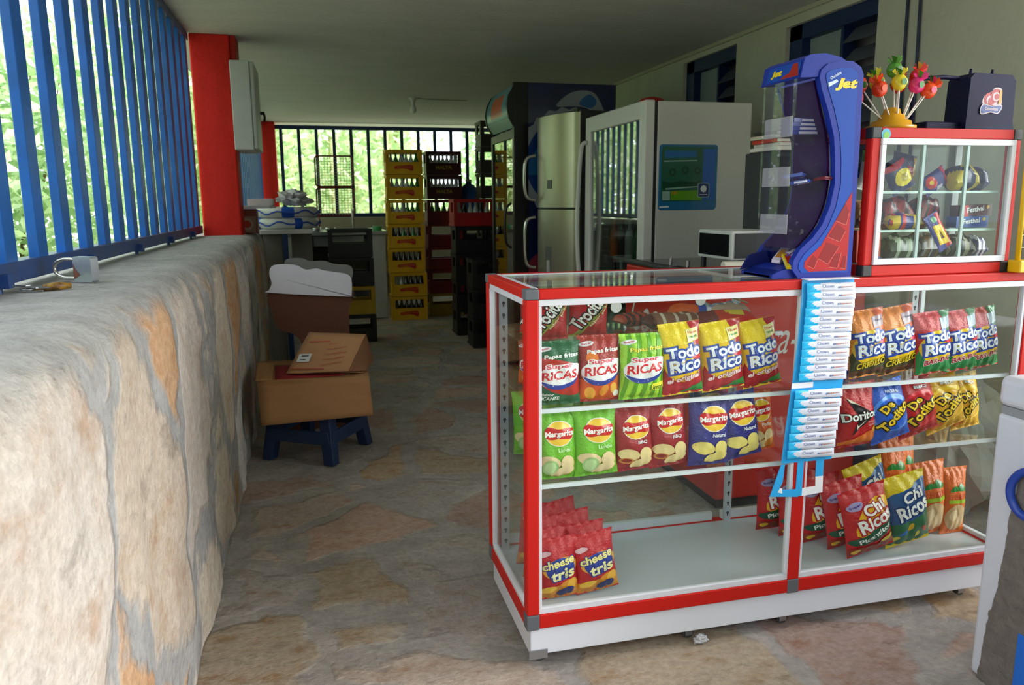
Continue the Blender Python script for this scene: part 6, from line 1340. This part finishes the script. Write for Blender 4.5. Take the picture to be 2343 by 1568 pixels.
t = thing('cardboard_box', 'flattened brown cardboard box with a red band, hanging over the stool', 'cardboard', (-0.04, 4.1, 0.46))
mb = MB(); 
def sheet(m_, P, th, mi=0, nu=10, nv=8, w=0.006, seed=0):
    """a warped board between four corners P00,P10,P11,P01"""
    a, b_, c_, d_ = [Vector(p) for p in P]; nn = (b_-a).cross(d_-a).normalized(); vs = []
    for s_ in (0, 1):
        for j in range(nv+1):
            for i in range(nu+1):
                u = i/nu; v = j/nv; p = (a*(1-u)+b_*u)*(1-v)+(d_*(1-u)+c_*u)*v
                vs.append(p+nn*(th*s_+w*noise.noise((u*2+seed, v*2, seed))))
    K = (nu+1)*(nv+1)
    q = [(j*(nu+1)+i, j*(nu+1)+i+1, (j+1)*(nu+1)+i+1, (j+1)*(nu+1)+i) for j in range(nv) for i in range(nu)]
    m_.add(vs, [tuple(reversed(f)) for f in q]+[tuple(K+k for k in f) for f in q], mi, True)
    bd = [i for i in range(nu+1)]+[(j*(nu+1)+nu) for j in range(1, nv+1)]+[nv*(nu+1)+i for i in range(nu-1, -1, -1)]+[j*(nu+1) for j in range(nv-1, 0, -1)]
    o = len(m_.v)-2*K
    for k in range(len(bd)): m_.f.append((o+bd[k], o+bd[(k+1) % len(bd)], o+K+bd[(k+1) % len(bd)], o+K+bd[k])); m_.m.append(mi); m_.s.append(False)
sheet(mb, [(-0.325, 3.935, 0.419), (0.225, 3.915, 0.417), (0.235, 4.33, 0.440), (-0.33, 4.34, 0.452)], 0.005, 0); mb.build('top_sheet', CB, t)
mb = MB(); sheet(mb, [(-0.31, 3.86, 0.225), (0.235, 3.87, 0.235), (0.225, 3.912, 0.421), (-0.325, 3.932, 0.423)], 0.004, 0, w=0.010, seed=2); mb.build('hanging_flap', CB, t)
mb = MB(); sheet(mb, [(-0.24, 3.97, 0.428), (0.10, 3.99, 0.429), (0.16, 4.18, 0.441), (-0.25, 4.22, 0.452)], 0.002, 0, w=0.003, seed=4); mb.build('red_band', CBR, t)
mb = MB(); sheet(mb, [(-0.335, 3.96, 0.430), (-0.255, 3.96, 0.430), (-0.255, 4.25, 0.462), (-0.345, 4.26, 0.465)], 0.004, 0, w=0.006, seed=7); mb.build('side_flap', CB, t)
t = thing('carton_sleeve', 'open tan carton with red printing and a white label, on the cardboard', 'carton', (0.05, 4.15, 0.48))
A_, B_, C_, D_ = (-0.185, 4.02, 0.448), (0.125, 3.97, 0.450), (0.235, 4.20, 0.600), (-0.065, 4.30, 0.610)
CB2 = mat('a87a54', 0.8, var=0.08, vscale=8)
mb = MB(); sheet(mb, [A_, B_, C_, D_], 0.004, 0, w=0.006, seed=5); mb.build('top_face', CB2, t)
mb = MB(); sheet(mb, [B_, (0.22, 4.02, 0.436), (0.27, 4.22, 0.455), C_], 0.003, 0, w=0.004, seed=8); mb.build('open_end', mat('7a5236', 0.85), t)
mb = MB(); sheet(mb, [(-0.17, 4.05, 0.441), (0.20, 4.0, 0.432), (0.27, 4.21, 0.445), (-0.06, 4.30, 0.452)], 0.003, 0, w=0.003, seed=9); mb.build('bottom_face', CB2, t)
uX = (Vector(B_)-Vector(A_)).normalized(); nX = (Vector(B_)-Vector(A_)).cross(Vector(D_)-Vector(A_)).normalized(); uY = nX.cross(uX)
mb = MB(); O_ = Vector(A_)+nX*0.0115
mb.flat([(0.04, 0.075), (0.105, 0.075), (0.115, 0.14), (0.05, 0.14)], O_, uX, uY, 0); mb.flat([(0.062, 0.117), (0.098, 0.117), (0.10, 0.127), (0.064, 0.127)], O_, uX, uY, 1, 0.0005); mb.flat([(0.055, 0.088), (0.085, 0.088), (0.087, 0.096), (0.057, 0.096)], O_, uX, uY, 1, 0.0005)
mb.build('paper_label', [mat('c4c6c8', 0.6), mat('3a4048', 0.7), mat('a84a3c', 0.8)], t); mb = MB()
rs_ = random.Random(4)
for k in range(5):
    for j in range(9):
        x = 0.165+0.008*k+0.0125*j; y = 0.04+0.042*k+0.002*j; h1 = rs_.uniform(0.006, 0.018)
        mb.flat([(x, y), (x+0.0028, y), (x+0.0068, y+h1), (x+0.004, y+h1)], O_, uX, uY, 2, 0.0003); mb.flat([(x+0.005, y+h1*0.4), (x+0.012, y+h1*0.4), (x+0.012, y+h1*0.4+0.0028), (x+0.005, y+h1*0.4+0.0028)], O_, uX, uY, 2, 0.0003)
mb.flat([(0.02, 0.018), (0.19, 0.010), (0.19, 0.018), (0.02, 0.028)], O_, uX, uY, 2, 0.0004); mb.flat([(0.09, 0.235), (0.20, 0.235), (0.20, 0.245), (0.09, 0.245)], O_, uX, uY, 2, 0.0004)
mb.build('printing', [mat('c4c6c8', 0.6), mat('3a4048', 0.7), mat('a84a3c', 0.8)], t)
for q in ('cardboard_box', 'carton_sleeve'): bpy.data.objects[q].location.z += 0.026
bpy.data.objects['stool'].scale.z = 1.062
# cut out board behind
def board(name, label, pts, y, th, m_, sm=True, cat='board', bev=0.003):
    p = smooth_poly(pts, 4) if sm else pts
    q = MB(); q.prism(p, y, y+th, 'y'); return tag(q.build(name, m_, bevel=bev), label, cat)
board('cutout_board', 'brown hardboard cut out panel with a rounded notch, standing behind the stool', [(-0.262, 0.84), (-0.268, 0.70), (-0.262, 0.655), (-0.225, 0.60), (-0.17, 0.585), (-0.125, 0.54), (-0.115, 0.47), (-0.155, 0.41), (-0.21, 0.38), (-0.25, 0.30), (-0.26, 0.15), (-0.255, 0.003), (0.15, 0.003), (0.165, 0.15), (0.16, 0.45), (0.165, 0.70), (0.17, 0.84)], 4.62, 0.012, mat('5e3826', 0.8, var=0.15, vscale=4), cat='board')
board('painted_board', 'white painted board with a wavy top edge, leaning before the brown panel', [(-0.278, 0.845), (-0.262, 0.885), (-0.272, 0.94), (-0.245, 0.985), (-0.13, 0.984), (-0.07, 0.955), (-0.01, 0.960), (0.03, 0.948), (0.10, 0.935), (0.165, 0.92), (0.187, 0.885), (0.183, 0.795), (0.175, 0.79), (-0.265, 0.828)], 4.598, 0.02, mat('d2d2dc', 0.6, var=0.08, vscale=9), cat='board')
board('painted_board', 'grey painted board with a wavy top edge, behind the brown panel', [(-0.10, 0.003), (-0.10, 0.70), (-0.19, 0.86), (-0.19, 0.98), (-0.17, 1.015), (-0.09, 1.018), (-0.04, 0.998), (0.03, 1.000), (0.10, 0.978), (0.175, 0.970), (0.20, 0.93), (0.17, 0.83), (0.10, 0.70), (0.10, 0.003)], 4.66, 0.014, mat('6e706c', 0.7), cat='board')

# ------------------------------------------------------------------ things behind the showcase, seen through it
t = thing('plastic_basin', 'light blue ribbed plastic basin on the floor behind the showcase', 'basin', (2.64, 3.25, 0.0))
mb = MB(); P_ = [(0.20, 0.002), (0.24, 0.02), (0.30, 0.30), (0.33, 0.31), (0.33, 0.325), (0.29, 0.32), (0.23, 0.03), (0.0005, 0.02)]; mb.lathe(P_, (2.64, 3.25, 0), 36); mb.build('shell', mat('7e9cc4', 0.4), t)
crumple('sack', 'dull white sack of goods on the floor behind the showcase', 'sack', (2.62, 2.62, 0.29), (0.22, 0.22, 0.29), mat('a8a8a2', 0.9, var=0.15, vscale=6), 8, 0.3)
crumple('candy_wrapper', 'crumpled shiny wrapper on the floor under the showcase', 'wrapper', (1.075, 1.945, 0.012), (0.022, 0.012, 0.012), foil('b8b8bc'), 2, 0.6, 10)
# ------------------------------------------------------------------ outside: bamboo, bushes, trees, a pale house
def leaf_mat(c):
    m = bpy.data.materials.new('leaf_'+c); m.use_nodes = True; nt = m.node_tree; out = nt.nodes['Material Output']; pb = nt.nodes['Principled BSDF']
    pb.inputs['Base Color'].default_value = lin(c); pb.inputs['Roughness'].default_value = 0.45
    tr = nt.nodes.new('ShaderNodeBsdfTranslucent'); l = lin(c); tr.inputs[0].default_value = (min(1, l[0]*1.3), min(1, l[1]*1.32), l[2]*1.1, 1)
    mx = nt.nodes.new('ShaderNodeMixShader'); mx.inputs[0].default_value = 0.5
    nt.links.new(pb.outputs[0], mx.inputs[1]); nt.links.new(tr.outputs[0], mx.inputs[2]); nt.links.new(mx.outputs[0], out.inputs[0]); return m
LEAFS = [leaf_mat(c) for c in ('c8dab4', 'adc69c', 'e6ecd0', '90b082')]
def leaves(m_, c, r, n, size, mi_n=3, rng=random):
    for _ in range(n):
        while True:
            p = Vector((rng.uniform(-1, 1), rng.uniform(-1, 1), rng.uniform(-1, 1)))
            if 0.15 < p.length < 1: break
        q = Vector((c[0]+p.x*r[0], c[1]+p.y*r[1], c[2]+p.z*r[2]))
        d = Vector((rng.uniform(-1, 1), rng.uniform(-1, 1), rng.uniform(-0.9, 0.5))).normalized(); e = d.orthogonal().normalized(); e.rotate(Matrix.Rotation(rng.uniform(0, 6.28), 3, d))
        s = size*rng.uniform(0.6, 1.4); w = s*0.2
        m_.add([q, q+d*s*0.45+e*w, q+d*s, q+d*s*0.45-e*w], [(0, 1, 2, 3)], rng.randrange(mi_n))
def clump(n, d, label, x, y, h, nst, spread, nleaf, lean=0.5, stalk='c9c79a', leafc=(0, 1, 2), size=0.35, rs=0.045, lo=0.15):
    rg = random.Random(n*7+3); t = thing('bamboo_clump', label, 'bamboo', (x, y, -0.3), 0, 'bamboo around the kiosk')
    lm = MB()
    for k in range(nst):
        a = rg.uniform(0, 6.28); rr = spread*rg.uniform(0.1, 1); bx, by = x+rr*math.cos(a), y+rr*math.sin(a)
        lx, ly = rg.uniform(-lean, lean), rg.uniform(-lean, lean)
        pts = [(bx+lx*(u**1.6), by+ly*(u**1.6), -0.3+h*u*rg.uniform(0.98, 1.0)) for u in [i/9 for i in range(10)]]
        m_ = MB(); m_.tube(pts, [rs*(1-0.5*i/9)*(1.0) for i in range(10)], 8)
        for p in pts[1:-1]: m_.cyl((p[0], p[1], p[2]-0.012), (p[0], p[1], p[2]+0.012), rs*1.02, n=8)
        m_.build('stalk', mat(stalk, 0.5, var=0.25, vscale=3, col2='8f9a5c'), t)
        for i in range(2, 10):
            if pts[i][2] > h*lo: leaves(lm, pts[i], (spread*1.0, spread*1.0, h*0.09), nleaf//(nst*8), size, 3, rg)
    lm.build('foliage', [LEAFS[i] for i in leafc], t)
random.seed(5)
clump(1, 0, 'bamboo with pale thick stalks close outside the grille, on the left', -2.6, 4.0, 6.5, 6, 0.7, 6000, size=0.13)
clump(2, 0, 'bamboo clump further along the left grille', -3.8, 6.6, 7.0, 7, 0.9, 6500, size=0.17)
clump(3, 0, 'bamboo clump beyond the pillar on the left', -5.2, 10.0, 8.0, 7, 1.1, 6500, size=0.26)
clump(4, 0, 'bamboo clump far left among the bushes', -7.5, 8.0, 9.0, 7, 1.3, 6500, size=0.28)
clump(5, 0, 'bamboo with two pale leaning stalks behind the back grille, left part', -0.6, 16.0, 7.0, 6, 0.9, 6000, stalk='e0dab0', size=0.24, rs=0.075)
clump(6, 0, 'bamboo behind the back grille, above the wire rack', 1.0, 17.0, 8.0, 5, 1.0, 5000, stalk='e0dab0', size=0.24, rs=0.07)
clump(7, 0, 'bamboo behind the back grille, right of the crates', 4.9, 17.0, 7.5, 7, 1.0, 6500, size=0.26)
clump(8, 0, 'bamboo clump to the far left behind the pillar', -3.4, 17.5, 8.0, 7, 1.3, 7000, size=0.28)
def bush(n, label, x, y, r, h, nl, leafc=(0, 1, 3), size=0.22):
    rg = random.Random(n*13+1); t = thing('bush', label, 'bush', (x, y, -0.3), 0, 'bushes around the kiosk')
    m_ = MB()
    for k in range(6): a = rg.uniform(0, 6.28); m_.tube([(x, y, -0.3), (x+r*0.3*math.cos(a), y+r*0.3*math.sin(a), h*0.3), (x+r*0.6*math.cos(a), y+r*0.6*math.sin(a), h*0.75)], [0.04, 0.03, 0.01], 6)
    m_.build('branches', mat('5c4a34', 0.9), t)
    m_ = MB(); leaves(m_, (x, y, h*0.45), (r, r, h*0.62), nl, size, 3, rg); m_.build('foliage', [LEAFS[i] for i in leafc], t)
bush(1, 'leafy green bush right outside the near grille', -2.0, 2.4, 0.8, 1.5, 4000, size=0.08)
bush(2, 'dense bush in the left background behind the bamboo', -6.5, 5.5, 1.8, 3.6, 7000, size=0.2)
bush(3, 'tall dark bush far left', -9.5, 10.5, 2.4, 5.0, 7000, size=0.28)
bush(4, 'bush beyond the back grille, at the left', -1.4, 19.0, 2.0, 3.6, 7500, leafc=(0, 2, 1), size=0.2)
bush(5, 'bush beyond the back grille, behind the wire rack', 1.2, 20.5, 2.0, 2.9, 7500, leafc=(0, 2, 1), size=0.2)
bush(6, 'bush beyond the back grille, at the right', 5.6, 20.0, 2.0, 4.4, 7000, size=0.22)
bush(7, 'low bush beyond the back grille in the middle', 3.2, 21.0, 1.5, 1.7, 4000, leafc=(0, 2, 1), size=0.2)
bush(8, 'bush seen between the pillars on the left', -4.6, 13.5, 1.8, 4.2, 7000, size=0.22)
t = thing('shed', 'pale shed with a sloping roof seen low through the first bars', 'shed', (-5.5, 9.6, -0.3))
mb = MB(); mb.prism([(8.0, -0.3), (13.5, -0.3), (13.5, 2.9), (8.0, 1.55)], -9.5, -7.4, 'x'); mb.build('walls', mat('e8e8ea', 0.8), t)
mb = MB(); mb.prism([(7.8, 1.50), (7.8, 1.58), (13.7, 3.02), (13.7, 2.92)], -9.7, -7.2, 'x'); mb.build('roof', mat('dcdce0', 0.5), t)
t.location = (-8.4, 10.7, -0.3)
for ch in t.children: ch.location = Vector((-5.5, 9.6, -0.3))-Vector((-8.4, 10.7, -0.3))

rg = random.Random(99); m_ = MB()  # unseen hedge added behind the camera to cut front light and glass reflections
for k in range(10): leaves(m_, (-13+2.2*k, -8.0+rg.uniform(-0.7, 0.7), 2.4), (1.9, 1.3, 3.0), 1500, 0.6, 3, rg)
tag(m_.build('light_blocker_hedge', [mat('48643a', 0.8), mat('3a5630', 0.8), mat('5a7848', 0.8)]), 'unseen hedge added behind the viewer to dim front light and glass reflections', 'hedge', kind='stuff')
